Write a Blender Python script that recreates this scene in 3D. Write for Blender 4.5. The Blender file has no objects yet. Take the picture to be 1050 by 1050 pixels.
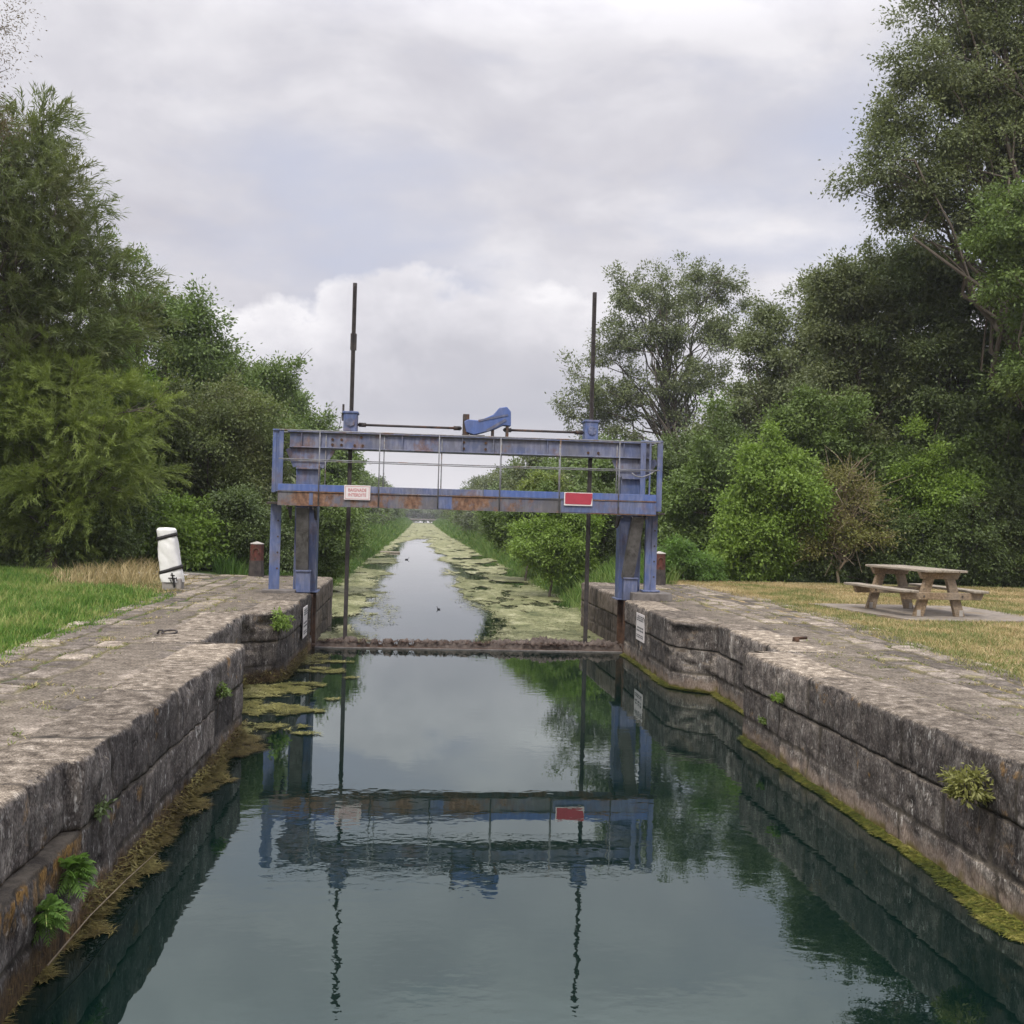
import bpy, bmesh, math, random
import numpy as np
from mathutils import Vector, Matrix

random.seed(7)
scene = bpy.context.scene
COL = scene.collection
R = math.radians
WATER = -1.05
EYE = 1.55

# ------------------------------------------------------------------ camera
ROLL, YAW, PITCH = R(1.6), R(5.06), R(.25)

def ray(px, py):
    """direction of a photograph pixel (1050 px square, focal length 1050 px)"""
    x, y = px - 525., py - 525.
    c, s = math.cos(ROLL), math.sin(ROLL)
    xu, yu = x * c + y * s, -x * s + y * c
    d = (xu / 1050., 1., -yu / 1050.)
    c, s = math.cos(PITCH), math.sin(PITCH)
    d = (d[0], d[1] * c - d[2] * s, d[1] * s + d[2] * c)
    c, s = math.cos(YAW), math.sin(YAW)
    return np.array((d[0] * c + d[1] * s, -d[0] * s + d[1] * c, d[2]))

def at(px, py, Y):
    d = ray(px, py)
    return np.array((0, 0, EYE)) + d * (Y / d[1])

cam_data = bpy.data.cameras.new('camera')
cam = bpy.data.objects.new('camera', cam_data)
COL.objects.link(cam)
fw = Vector(ray(525, 525)).normalized()
rt = Vector(ray(1525, 525) - ray(525, 525)).normalized()
up = rt.cross(fw).normalized()
m = Matrix((rt, up, -fw)).transposed().to_4x4()
m.translation = Vector((0, 0, EYE))
cam.matrix_world = m
cam_data.sensor_width = 36
cam_data.lens = 36
cam_data.clip_start = .05
cam_data.clip_end = 4000
scene.camera = cam

# ------------------------------------------------------------------ numpy noise
def _hash(ix, iy, iz, seed):
    h = (ix.astype(np.int64) * 374761393 + iy.astype(np.int64) * 668265263 + iz.astype(np.int64) * 2147483647 + seed * 974634777)
    h = (h ^ (h >> 13)) * 1274126177
    h = h & 0x7fffffff
    h = (h ^ (h >> 16)) * 2246822519
    return ((h >> 3) & 0xffff) / 65535.

def vnoise(x, y, z=0., seed=0):
    x, y, z = np.broadcast_arrays(np.asarray(x, float), np.asarray(y, float), np.asarray(z, float))
    ix, iy, iz = np.floor(x), np.floor(y), np.floor(z)
    fx, fy, fz = x - ix, y - iy, z - iz
    fx, fy, fz = [t * t * (3 - 2 * t) for t in (fx, fy, fz)]
    r = 0
    for a in (0, 1):
        for b in (0, 1):
            for c in (0, 1):
                w = (fx if a else 1 - fx) * (fy if b else 1 - fy) * (fz if c else 1 - fz)
                r = r + w * _hash(ix + a, iy + b, iz + c, seed)
    return r

def fbm(x, y, z=0., seed=0, octaves=4):
    r, a, t = 0, .5, 0
    for o in range(octaves):
        f = 2 ** o
        r = r + a * vnoise(np.asarray(x) * f, np.asarray(y) * f, np.asarray(z) * f, seed + o)
        t += a
        a *= .5
    return r / t

def sstep(a, b, x):
    t = np.clip((np.asarray(x, float) - a) / (b - a), 0, 1)
    return t * t * (3 - 2 * t)

def stones(u, v, su, sv, seed=0, warp=.1):
    """courses of blocks: returns a random number per block and the distance to the nearest joint"""
    wu = u + warp * su * (vnoise(u / su * 1.3, v / sv * 1.3, 0, seed + 50) - .5)
    wv = v + warp * sv * (vnoise(u / su * 1.3, v / sv * 1.3, 3.3, seed + 51) - .5)
    row = np.floor(wv / sv)
    off = _hash(row, row * 0, row * 0 + 1, seed + 9) * 7.3
    wid = su * (.75 + .6 * _hash(row, row * 0, row * 0 + 2, seed + 4))
    q = wu / wid + off
    col = np.floor(q)
    jit = lambda c: (_hash(c, row, row * 0, seed + 21) - .5) * .5
    e0, e1 = col + jit(col), col + 1 + jit(col + 1)
    col2 = np.where(q < e0, col - 1, np.where(q > e1, col + 1, col))
    e0, e1 = col2 + jit(col2), col2 + 1 + jit(col2 + 1)
    du = np.minimum(q - e0, e1 - q) * wid
    dv = np.minimum(wv - row * sv, (row + 1) * sv - wv)
    return _hash(col2, row, row * 0 + 5, seed + 3), np.minimum(np.abs(du), dv)

# ------------------------------------------------------------------ object helpers
def tag(o, label=None, cat=None, group=None, kind=None):
    if label: o['label'] = label
    if cat: o['category'] = cat
    if group: o['group'] = group
    if kind: o['kind'] = kind
    return o

def link(name, data, parent=None):
    o = bpy.data.objects.new(name, data)
    COL.objects.link(o)
    if parent is not None:
        o.parent = parent
    return o

def empty(name, loc, label, cat, group=None):
    o = link(name, None)
    o.location = loc
    o.empty_display_size = .2
    return tag(o, label, cat, group)

def place(o, parent):
    """parent without moving: the child's coordinates were given in the world"""
    o.parent = parent
    o.matrix_parent_inverse = Matrix.Translation(-Vector(parent.location))
    return o

def mesh_np(name, V, faces, mat, parent=None, smooth=False, attrs=None):
    me = bpy.data.meshes.new(name)
    V = np.asarray(V, np.float32)
    me.vertices.add(len(V))
    me.vertices.foreach_set('co', V.ravel())
    faces = [np.asarray(f, np.int32) for f in faces if len(f)]
    tot = np.concatenate([np.full(len(f), f.shape[1], np.int32) for f in faces])
    idx = np.concatenate([f.ravel() for f in faces])
    me.loops.add(len(idx))
    me.loops.foreach_set('vertex_index', idx)
    me.polygons.add(len(tot))
    st = np.concatenate(([0], np.cumsum(tot)[:-1])).astype(np.int32)
    me.polygons.foreach_set('loop_start', st)
    me.polygons.foreach_set('loop_total', tot)
    if smooth:
        me.polygons.foreach_set('use_smooth', np.ones(len(tot), bool))
    me.materials.append(mat)
    for k, a in (attrs or {}).items():
        at_ = me.attributes.new(k, 'FLOAT', 'POINT')
        at_.data.foreach_set('value', np.asarray(a, np.float32).ravel())
    me.update(calc_edges=True)
    me.validate()
    o = link(name, me)
    if parent is not None:
        place(o, parent)
    return o

def grid_faces(nr, nc, flip=False, keep=None):
    i = np.arange(nr - 1)[:, None] * nc + np.arange(nc - 1)[None, :]
    f = np.stack((i, i + 1, i + nc + 1, i + nc), -1)
    if keep is not None:
        f = f[keep]
    f = f.reshape(-1, 4)
    return f[:, ::-1] if flip else f

class MB:
    """collects shapes in world coordinates, linked as ONE mesh object"""
    def __init__(self):
        self.bm = bmesh.new()
    def _face(self, vs, smooth=False):
        try:
            f = self.bm.faces.new(vs)
            f.smooth = smooth
        except ValueError:
            pass
    def box(self, c, s, rot=None, bev=.006, seg=1, taper=None):
        M = Matrix.Translation(Vector(c)) @ (rot.to_4x4() if rot is not None else Matrix())
        r = bmesh.ops.create_cube(self.bm, size=1)
        vs = r['verts']
        for v in vs:
            t = 1. if taper is None or v.co.z < 0 else taper
            v.co = Vector((v.co.x * s[0] * t, v.co.y * s[1] * t, v.co.z * s[2]))
        for v in vs:
            v.co = M @ v.co
        if bev:
            es = list({e for v in vs for e in v.link_edges})
            bmesh.ops.bevel(self.bm, geom=es, offset=min(bev, min(s) * .3), segments=seg, affect='EDGES', profile=.5)
        return self
    def span(self, x0, x1, y0, y1, z0, z1, bev=.006, seg=1):
        return self.box(((x0 + x1) / 2, (y0 + y1) / 2, (z0 + z1) / 2), (x1 - x0, y1 - y0, z1 - z0), None, bev, seg)
    def bar(self, p, q, w, d, bev=.006, side=(1, 0, 0)):
        p, q = Vector(p), Vector(q)
        z = (q - p).normalized()
        x = (Vector(side) - z * Vector(side).dot(z)).normalized()
        y = z.cross(x)
        rot = Matrix((x, y, z)).transposed()
        return self.box((p + q) / 2, (w, d, (q - p).length), rot, bev)
    def tube(self, pts, rad, n=8, cap=True):
        pts = [Vector(p) for p in pts]
        if not hasattr(rad, '__len__'):
            rad = [rad] * len(pts)
        rings, prev = [], None
        for i, p in enumerate(pts):
            t = (pts[min(i + 1, len(pts) - 1)] - pts[max(i - 1, 0)]).normalized()
            a = prev if prev is not None else (Vector((0, 0, 1)) if abs(t.z) < .9 else Vector((1, 0, 0)))
            x = (a - t * a.dot(t)).normalized()
            prev = x
            y = t.cross(x)
            rings.append([self.bm.verts.new(p + (x * math.cos(2 * math.pi * k / n) + y * math.sin(2 * math.pi * k / n)) * rad[i]) for k in range(n)])
        for a, b in zip(rings, rings[1:]):
            for k in range(n):
                self._face((a[k], a[(k + 1) % n], b[(k + 1) % n], b[k]), True)
        if cap:
            self._face(rings[0][::-1])
            self._face(rings[-1])
        return self
    def prism(self, poly, y0, y1, bev=.004, M=None):
        """outline in (x, z) pushed from y0 to y1"""
        a = [self.bm.verts.new((x, y0, z)) for x, z in poly]
        b = [self.bm.verts.new((x, y1, z)) for x, z in poly]
        n = len(poly)
        fs = [self.bm.faces.new(a), self.bm.faces.new(b[::-1])]
        for k in range(n):
            fs.append(self.bm.faces.new((a[(k + 1) % n], a[k], b[k], b[(k + 1) % n])))
        bmesh.ops.recalc_face_normals(self.bm, faces=fs)
        if M is not None:
            for v in a + b:
                v.co = M @ v.co
        if bev:
            es = list({e for f in fs for e in f.edges})
            bmesh.ops.bevel(self.bm, geom=es, offset=bev, segments=1, affect='EDGES')
        return self
    def disc(self, c, r, h, axis=(0, -1, 0), n=10):
        c, a = Vector(c), Vector(axis)
        return self.tube([c, c + a * h], r, n)
    def build(self, name, mat, parent=None):
        me = bpy.data.meshes.new(name)
        self.bm.normal_update()
        self.bm.to_mesh(me)
        self.bm.free()
        me.materials.append(mat)
        o = link(name, me)
        if parent is not None:
            place(o, parent)
        return o

def sub(o, thing, part):
    """make o, built under its thing, a sub-part of one of that thing's parts"""
    o.parent = part
    o.matrix_parent_inverse = Matrix()
    return o

# ------------------------------------------------------------------ materials
class NT:
    def __init__(self, name):
        self.m = bpy.data.materials.new(name)
        self.m.use_nodes = True
        self.t = self.m.node_tree
        self.t.nodes.clear()
        self.out = self.t.nodes.new('ShaderNodeOutputMaterial')
    def n(self, typ, **kw):
        nd = self.t.nodes.new('ShaderNode' + typ)
        for k, v in kw.items():
            setattr(nd, k, v)
        return nd
    def l(self, a, b):
        self.t.links.new(a, b)
    def set(self, sock, v):
        if hasattr(v, 'is_linked') or hasattr(v, 'links'):
            self.l(v, sock)
        else:
            if isinstance(v, (tuple, list)) and len(v) == 3 and sock.type == 'RGBA':
                v = (*v, 1)
            sock.default_value = v
    def coord(self, scale=(1, 1, 1), kind='Object', loc=(0, 0, 0)):
        tc = self.n('TexCoord')
        mp = self.n('Mapping')
        mp.inputs['Scale'].default_value = scale
        mp.inputs['Location'].default_value = loc
        if kind == 'World':
            g = self.n('NewGeometry')
            self.l(g.outputs['Position'], mp.inputs['Vector'])
        else:
            self.l(tc.outputs[kind], mp.inputs['Vector'])
        return mp.outputs[0]
    def noise(self, vec, scale=5, detail=4, rough=.55, dist=0):
        nd = self.n('TexNoise')
        self.l(vec, nd.inputs['Vector'])
        for k, v in (('Scale', scale), ('Detail', detail), ('Roughness', rough), ('Distortion', dist)):
            nd.inputs[k].default_value = v
        return nd.outputs['Fac']
    def ramp(self, fac, stops):
        nd = self.n('ValToRGB')
        e = nd.color_ramp.elements
        while len(e) < len(stops):
            e.new(.5)
        for i, (p, c) in enumerate(stops):
            e[i].position = p
            e[i].color = (*c, 1) if hasattr(c, '__len__') else (c, c, c, 1)
        self.set(nd.inputs[0], fac)
        return nd.outputs[0]
    def mix(self, fac, a, b, mode='MIX'):
        nd = self.n('Mix', data_type='RGBA', blend_type=mode)
        self.set(nd.inputs[0], fac)
        self.set(nd.inputs[6], a)
        self.set(nd.inputs[7], b)
        return nd.outputs[2]
    def math(self, op, a, b=0., c=None, clamp=False):
        nd = self.n('Math', operation=op, use_clamp=clamp)
        self.set(nd.inputs[0], a)
        self.set(nd.inputs[1], b)
        if c is not None:
            self.set(nd.inputs[2], c)
        return nd.outputs[0]
    def rng(self, v, a, b, c=0., d=1.):
        nd = self.n('MapRange', clamp=True)
        for k, x in zip(('Value', 'From Min', 'From Max', 'To Min', 'To Max'), (v, a, b, c, d)):
            self.set(nd.inputs[k], x)
        return nd.outputs[0]
    def attr(self, name):
        return self.n('Attribute', attribute_name=name).outputs['Fac']
    def bump(self, h, strength=.3, dist=.02):
        nd = self.n('Bump')
        nd.inputs['Strength'].default_value = strength
        nd.inputs['Distance'].default_value = dist
        self.l(h, nd.inputs['Height'])
        return nd.outputs[0]
    def bsdf(self, color, rough=.6, normal=None, metal=0., spec=.4, **kw):
        b = self.n('BsdfPrincipled')
        self.set(b.inputs['Base Color'], color)
        self.set(b.inputs['Roughness'], rough)
        self.set(b.inputs['Metallic'], metal)
        self.set(b.inputs['Specular IOR Level'], spec)
        for k, v in kw.items():
            self.set(b.inputs[k], v)
        if normal is not None:
            self.l(normal, b.inputs['Normal'])
        return b.outputs[0]
    def done(self, shader):
        self.l(shader, self.out.inputs['Surface'])
        return self.m

def sepz(t, vec):
    s = t.n('SeparateXYZ')
    t.l(vec, s.inputs[0])
    return s.outputs

def mat_foliage(name, c, vary=.35, trans=.32, dry=None, dryamt=0.):
    t = NT(name)
    g = t.n('NewGeometry')
    rnd = g.outputs['Random Per Island']
    w = t.coord(kind='World')
    clump = t.noise(w, 1.1, 3, .6)
    big = t.noise(w, .35, 2, .5)
    dark = tuple(x * (1 - vary) for x in c)
    light = (min(1, c[0] * (1 + vary * 1.1)), min(1, c[1] * (1 + vary)), c[2] * (1 + vary * .5))
    a = t.mix(rnd, dark, light)
    b = t.mix(t.rng(clump, .35, .68), tuple(x * .78 for x in c), (c[0] * 1.35, c[1] * 1.22, c[2] * 1.05))
    col = t.mix(.5, a, b)
    col = t.mix(t.rng(big, .4, .65, 0, .35), col, (c[0] * .9 + .03, c[1] * .85 + .02, c[2] + .015))
    if dry:
        sel = t.math('MULTIPLY', t.rng(t.noise(w, .8, 3), .48, .62), dryamt)
        col = t.mix(sel, col, dry)
    d = t.bsdf(col, .5, spec=.3)
    tr = t.n('BsdfTranslucent')
    t.l(t.mix(.5, col, (c[0] * 1.6, c[1] * 1.6, c[2] * .8)), tr.inputs[0])
    mx = t.n('MixShader')
    mx.inputs[0].default_value = trans
    t.l(d, mx.inputs[1])
    t.l(tr.outputs[0], mx.inputs[2])
    return t.done(mx.outputs[0])

def mat_bark(name, c=(.12, .1, .08)):
    t = NT(name)
    w = t.coord((6, 6, 1.2), 'World')
    n = t.noise(w, 3, 5, .65)
    col = t.mix(n, tuple(x * .45 for x in c), tuple(x * 1.5 for x in c))
    return t.done(t.bsdf(col, .9, t.bump(n, .6, .03), spec=.15))

def mat_blades(name, c1, c2, c3, scale=.8, trans=.25):
    """grass: patches of three real colours, blade to blade variation"""
    t = NT(name)
    g = t.n('NewGeometry')
    rnd = g.outputs['Random Per Island']
    w = t.coord(kind='World')
    p = t.noise(w, scale, 4, .6)
    col = t.ramp(t.math('ADD', p, t.math('MULTIPLY', t.math('SUBTRACT', rnd, .5), .28)), [(.36, c1), (.5, c2), (.64, c3)])
    d = t.bsdf(col, .6, spec=.2)
    tr = t.n('BsdfTranslucent')
    t.l(col, tr.inputs[0])
    mx = t.n('MixShader')
    mx.inputs[0].default_value = trans
    t.l(d, mx.inputs[1])
    t.l(tr.outputs[0], mx.inputs[2])
    return t.done(mx.outputs[0])

def mat_paint(name, base=(.085, .125, .27), fade=(.20, .205, .265), rust=.5, grime=.5, fadeamt=.5):
    t = NT(name)
    w = t.coord(kind='World')
    st = t.coord((5, 5, 1.0), 'World')
    n1 = t.noise(w, 2.2, 5, .62)
    n2 = t.noise(st, 3, 4, .6)
    n3 = t.noise(w, 1.3, 6, .68, .4)
    n4 = t.noise(w, 30, 3, .6)
    col = t.mix(t.math('MULTIPLY', t.rng(n1, .42, .6), fadeamt), base, fade)
    col = t.mix(t.math('MULTIPLY', t.rng(n2, .42, .70), .45), col, tuple(x * .5 + .02 for x in base))
    dk = t.math('MULTIPLY', t.rng(t.noise(t.coord((16, 16, 1.2), 'World'), 2, 4, .6), .54, .68), t.rng(n1, .42, .58))
    col = t.mix(t.math('MULTIPLY', dk, .6 * grime + .1), col, (.06, .058, .06))
    col = t.mix(t.math('MULTIPLY', t.rng(n2, .5, .3), fadeamt * .7), col, tuple(x * 1.25 for x in fade))
    col = t.mix(t.math('MULTIPLY', t.rng(t.math('ADD', n3, t.math('MULTIPLY', n4, .12)), .62, .5), grime * .55), col, (.10, .095, .085))
    rs = t.math('MULTIPLY', t.rng(t.math('ADD', t.math('MULTIPLY', t.noise(w, 1.7, 6, .7), .86), t.math('MULTIPLY', n2, .14)), .58 - .12 * rust, .66 - .12 * rust), min(1, rust * 1.6))
    rc = t.ramp(t.math('ADD', t.math('MULTIPLY', n4, .25), t.math('MULTIPLY', t.noise(t.coord((7, 7, 4), 'World'), 2, 5, .65), .75)), [(.36, (.09, .055, .04)), (.5, (.185, .10, .06)), (.62, (.27, .165, .105))])
    col = t.mix(rs, col, rc)
    return t.done(t.bsdf(col, t.rng(rs, 0, 1, .5, .85), t.bump(t.math('ADD', n4, t.math('MULTIPLY', rs, .6)), .25, .004), spec=.35))

def mat_rough(name, c1, c2, scale=6, rough=.85, bump=.3, dist=.01, c3=None, metal=0, stretch=(1, 1, 1)):
    t = NT(name)
    w = t.coord(stretch, 'World')
    n = t.noise(w, scale, 6, .65)
    n2 = t.noise(w, scale * 5, 4, .6)
    col = t.mix(t.rng(n, .35, .65), c1, c2)
    if c3:
        col = t.mix(t.rng(t.noise(w, scale * .6, 5, .7, .5), .54, .66), col, c3)
    col = t.mix(t.math('MULTIPLY', n2, .35), col, tuple(x * .5 for x in c1))
    return t.done(t.bsdf(col, rough, t.bump(t.math('ADD', n, t.math('MULTIPLY', n2, .5)), bump, dist), metal=metal, spec=.3))

def mat_stone_wall(name, rustwater, tone=1.):
    """weathered limestone face: block tint, dark streaks, white and ochre lichen, waterline stain"""
    t = NT(name)
    w = t.coord(kind='World')
    g = t.n('NewGeometry')
    pos = sepz(t, g.outputs['Position'])
    nz = sepz(t, g.outputs['True Normal'])[2]
    blk, grv = t.attr('blk'), t.attr('grv')
    st = t.coord((9, 9, 1.1), 'World')
    fine = t.noise(t.coord((26, 26, 9), 'World'), 2.4, 4, .6)
    med = t.noise(w, 4.5, 6, .68)
    big = t.noise(w, .9, 4, .6)
    str_ = t.noise(st, 1.7, 5, .65)
    c = t.ramp(t.math('ADD', t.math('MULTIPLY', med, .55), t.math('MULTIPLY', str_, .45)),
               [(.36, tuple(x * tone for x in (.038, .033, .03))), (.47, tuple(x * tone for x in (.105, .09, .08))), (.55, tuple(x * tone for x in (.19, .168, .147))), (.66, tuple(x * tone for x in (.36, .325, .285)))])
    
    c = t.mix(t.rng(big, .4, .62, 0, .5), c, (.07, .06, .055))
    # white drips and lichen
    wl = t.math('MULTIPLY', t.rng(t.noise(t.coord((14, 14, 3.4), 'World'), 1.6, 3, .6), .615, .66), t.rng(t.noise(w, 1.6, 2), .4, .58))
    c = t.mix(t.math('MULTIPLY', wl, .85), c, (.52, .50, .46))
    sp = t.rng(t.noise(t.coord((30, 30, 14), 'World'), 2.2, 2, .5), .6, .68)
    c = t.mix(t.math('MULTIPLY', sp, .5), c, (.42, .40, .37))
    ol = t.math('MULTIPLY', t.rng(t.noise(w, 2.6, 5, .7), .6, .67), t.rng(t.noise(w, .7, 2), .46, .56))
    c = t.mix(t.math('MULTIPLY', ol, .7), c, (.33, .19, .06))
    if rustwater:
        oc = t.math('MULTIPLY', t.rng(pos[1], 6.6, 6.3), t.math('MULTIPLY', t.rng(pos[2], -.68, -.5), t.rng(pos[2], -.41, -.45)))
        oc = t.math('MULTIPLY', oc, t.rng(t.noise(t.coord((1, 1, .5), 'World'), 6, 5, .7), .47, .55))
        c = t.mix(t.math('MULTIPLY', oc, .85), c, (.38, .215, .06))
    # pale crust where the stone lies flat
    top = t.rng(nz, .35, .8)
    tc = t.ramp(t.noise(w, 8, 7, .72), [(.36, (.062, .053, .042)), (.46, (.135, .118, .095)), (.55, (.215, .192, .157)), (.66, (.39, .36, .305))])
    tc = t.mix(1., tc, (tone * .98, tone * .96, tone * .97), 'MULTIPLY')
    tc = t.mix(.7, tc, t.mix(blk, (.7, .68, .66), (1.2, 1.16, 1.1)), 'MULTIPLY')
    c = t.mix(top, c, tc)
    # joints
    c = t.mix(t.rng(grv, .2, .8, 0, .75), c, (.035, .03, .025))
    gr_ = t.noise(t.coord((60, 60, 26), 'World'), 1.5, 3, .6)
    c = t.mix(1., c, t.ramp(gr_, [(.33, .42), (.5, .92), (.66, 1.5)]), 'MULTIPLY')
    # waterline
    zz = t.math('ADD', pos[2], t.math('MULTIPLY', t.math('SUBTRACT', t.noise(t.coord((4, 4, 4), 'World'), 1.2, 4), .5), .28))
    if rustwater:
        rc = t.ramp(fine, [(.35, (.04, .03, .02)), (.52, (.135, .085, .038)), (.68, (.23, .155, .075))])
        c = t.mix(t.rng(zz, -.82, -.93, 0, .9), c, rc)
    else:
        c = t.mix(t.rng(zz, -.84, -.92, 0, .75), c, t.ramp(fine, [(.35, (.14, .10, .08)), (.6, (.30, .24, .19))]))
        c = t.mix(t.rng(zz, -.96, -1.02, 0, .9), c, (.11, .09, .025))
    brn = t.attr('brn')
    bc = t.ramp(t.noise(t.coord((9, 9, .35), 'World'), 1.4, 4, .6), [(.3, (.05, .042, .035)), (.5, (.15, .125, .10)), (.68, (.27, .22, .185))])
    c = t.mix(t.math('MULTIPLY', brn, t.rng(nz, .7, .3)), c, bc)
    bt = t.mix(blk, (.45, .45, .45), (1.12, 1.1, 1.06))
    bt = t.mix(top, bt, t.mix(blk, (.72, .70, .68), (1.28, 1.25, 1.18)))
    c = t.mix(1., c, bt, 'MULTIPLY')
    c = t.mix(t.rng(grv, .1, .7, 0, .8), c, t.mix(t.rng(med, .4, .6), (.028, .024, .02), (.10, .085, .065)))
    h = t.math('ADD', t.math('MULTIPLY', fine, .5), t.math('ADD', med, t.math('MULTIPLY', str_, .4)))
    return t.done(t.bsdf(c, .9, t.bump(h, .55, .03), spec=.15))

def mat_quay(name):
    t = NT(name)
    w = t.coord(kind='World')
    d, blk, grv = t.attr('d'), t.attr('blk'), t.attr('grv')
    n1 = t.noise(w, 5.5, 7, .72)
    n2 = t.noise(w, 28, 4, .65)
    n3 = t.noise(w, 1.1, 4, .6)
    stone = t.ramp(n1, [(.34, (.085, .073, .061)), (.46, (.15, .132, .112)), (.56, (.215, .19, .163)), (.70, (.35, .32, .28))])
    stone = t.mix(.7, stone, t.mix(blk, (.55, .54, .53), (1.35, 1.3, 1.22)), 'MULTIPLY')
    earth = t.ramp(t.math('ADD', t.math('MULTIPLY', n1, .5), t.math('MULTIPLY', n2, .5)), [(.37, (.075, .06, .045)), (.5, (.135, .112, .085)), (.63, (.225, .193, .15))])
    dd = t.math('ADD', d, t.math('MULTIPLY', t.math('SUBTRACT', n3, .5), .5))
    band = t.math('MULTIPLY', t.rng(dd, .0, .12), t.rng(dd, .75, .55))
    c = t.mix(t.math('MULTIPLY', band, .85), stone, earth)
    c = t.mix(t.math('MULTIPLY', t.rng(n3, .5, .66), .4), c, earth)
    gv = t.math('MULTIPLY', t.rng(grv, .15, .7), t.math('SUBTRACT', 1, band))
    jc = t.mix(t.rng(t.noise(w, 2.3, 3), .42, .6), (.085, .07, .05), (.17, .15, .05))
    c = t.mix(t.math('MULTIPLY', gv, .8), c, jc)
    moss = t.math('MULTIPLY', t.rng(t.noise(w, 2.1, 6, .7), .56, .64), t.rng(dd, .35, .8))
    c = t.mix(t.math('MULTIPLY', moss, .6), c, (.17, .155, .055))
    c = t.mix(1., c, t.ramp(t.noise(w, 55, 3, .6), [(.35, .55), (.5, .95), (.65, 1.45)]), 'MULTIPLY')
    c = t.mix(t.math('SUBTRACT', 1, t.math('MULTIPLY', band, .8)), c, t.mix(1., c, t.mix(blk, (.66, .64, .63), (1.3, 1.27, 1.22)), 'MULTIPLY'))
    c = t.mix(t.math('MULTIPLY', gv, .6), c, (.075, .065, .04))
    return t.done(t.bsdf(c, .92, t.bump(t.math('ADD', n1, t.math('MULTIPLY', n2, .5)), .5, .02), spec=.12))

def mat_ground(name):
    t = NT(name)
    w = t.coord(kind='World')
    n1 = t.noise(w, 1.0, 5, .65)
    n2 = t.noise(w, 14, 5, .7)
    px = sepz(t, w)
    dry = t.ramp(n2, [(.35, (.15, .10, .055)), (.5, (.29, .21, .11)), (.65, (.42, .32, .18))])
    grn = t.ramp(n2, [(.35, (.02, .035, .01)), (.5, (.05, .08, .02)), (.65, (.10, .13, .045))])
    f = t.math('MULTIPLY', t.rng(px[0], -1, 2), t.rng(px[1], 27.5, 25.5))
    f = t.math('SUBTRACT', f, t.math('MULTIPLY', t.rng(n1, .45, .65), .55), clamp=True)
    # the towpath: a strip of pale grit behind the left bank's grass
    tp = t.math('MULTIPLY', t.rng(px[1], 23.6, 24.0), t.rng(px[1], 25.3, 24.9))
    tp = t.math('MULTIPLY', tp, t.rng(px[0], 7.5, 6.5))
    c = t.mix(f, grn, dry)
    c = t.mix(tp, c, t.ramp(n2, [(.35, (.2, .17, .14)), (.65, (.42, .38, .33))]))
    return t.done(t.bsdf(c, .95, t.bump(n2, .6, .03), spec=.1))

def mat_water(name):
    t = NT(name)
    w = t.coord((1, 1, 1), 'World')
    warp = t.coord((1.1, 1.6, 1), 'World')
    n = t.noise(warp, 4.6, 1.4, .5, .2)
    nb = t.noise(t.coord((.5, 1., 1), 'World'), 1.3, 2, .5)
    patch = t.rng(t.noise(t.coord((.28, .16, 1), 'World', (3.1, .4, 0)), 1.2, 2, .5), .40, .62, .16, 1.)
    px = sepz(t, w)
    nf = t.noise(warp, 15, 1.5, .5, .2)
    h = t.math('MULTIPLY', t.math('ADD', t.math('MULTIPLY', nf, .13), t.math('ADD', t.math('MULTIPLY', n, .5), t.math('MULTIPLY', nb, .35))), patch)
    nrm = t.bump(h, .13, .02)
    # suspended matter makes the body of the water green-teal
    c = t.mix(t.noise(w, .25, 2), (.0015, .0075, .0056), (.0024, .0098, .0075))
    b = t.bsdf(c, .0, nrm, spec=.5, IOR=2.2)
    b.node.inputs['Specular Tint'].default_value = (.70, .95, .91, 1)
    return t.done(b)

def mat_weed(name, cs):
    t = NT(name)
    w = t.coord(kind='World')
    n = t.noise(t.coord((1.6, .8, 1), 'World'), .9, 5, .65)
    rnd = t.n('NewGeometry').outputs['Random Per Island']
    f = t.math('ADD', t.math('MULTIPLY', n, .55), t.math('ADD', t.math('MULTIPLY', rnd, .12), t.math('MULTIPLY', t.noise(t.coord((.7, 1.6, 1), 'World'), 7, 5, .75), .42)))
    c = t.ramp(f, [(.38, cs[0]), (.5, cs[1]), (.6, cs[2]), (.7, cs[3])])
    c = t.mix(1., c, t.ramp(t.noise(t.coord((1, 1.2, 1), 'World'), 24, 4, .75), [(.34, .42), (.5, .95), (.66, 1.4)]), 'MULTIPLY')
    c = t.mix(t.rng(t.noise(t.coord((.5, .22, 1), 'World'), 2.2, 4, .6), .52, .66, 0, .6), c, t.mix(1., c, (.55, .62, .45), 'MULTIPLY'))
    return t.done(t.bsdf(c, .75, t.bump(t.noise(w, 25, 3), .5, .02), spec=.2))

def mat_plain(name, c, rough=.6, vary=.25, metal=0., scale=8):
    t = NT(name)
    n = t.noise(t.coord(kind='World'), scale, 5, .65)
    col = t.mix(n, tuple(x * (1 - vary) for x in c), tuple(min(1, x * (1 + vary)) for x in c))
    return t.done(t.bsdf(col, rough, t.bump(n, .15, .004), metal=metal, spec=.3))

def mat_wood(name, c=(.235, .17, .105), axis='y'):
    t = NT(name)
    w = t.coord((12, 1.2, 12), 'Object')
    n = t.noise(w, 2.5, 5, .65, .3)
    g = t.noise(t.coord(kind='Object'), 1.5, 4)
    col = t.ramp(n, [(.3, tuple(x * .45 for x in c)), (.5, c), (.68, tuple(x * 1.45 for x in c))])
    col = t.mix(t.rng(g, .45, .65, 0, .5), col, (.26, .23, .19))
    return t.done(t.bsdf(col, .8, t.bump(n, .3, .006), spec=.2))

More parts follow.
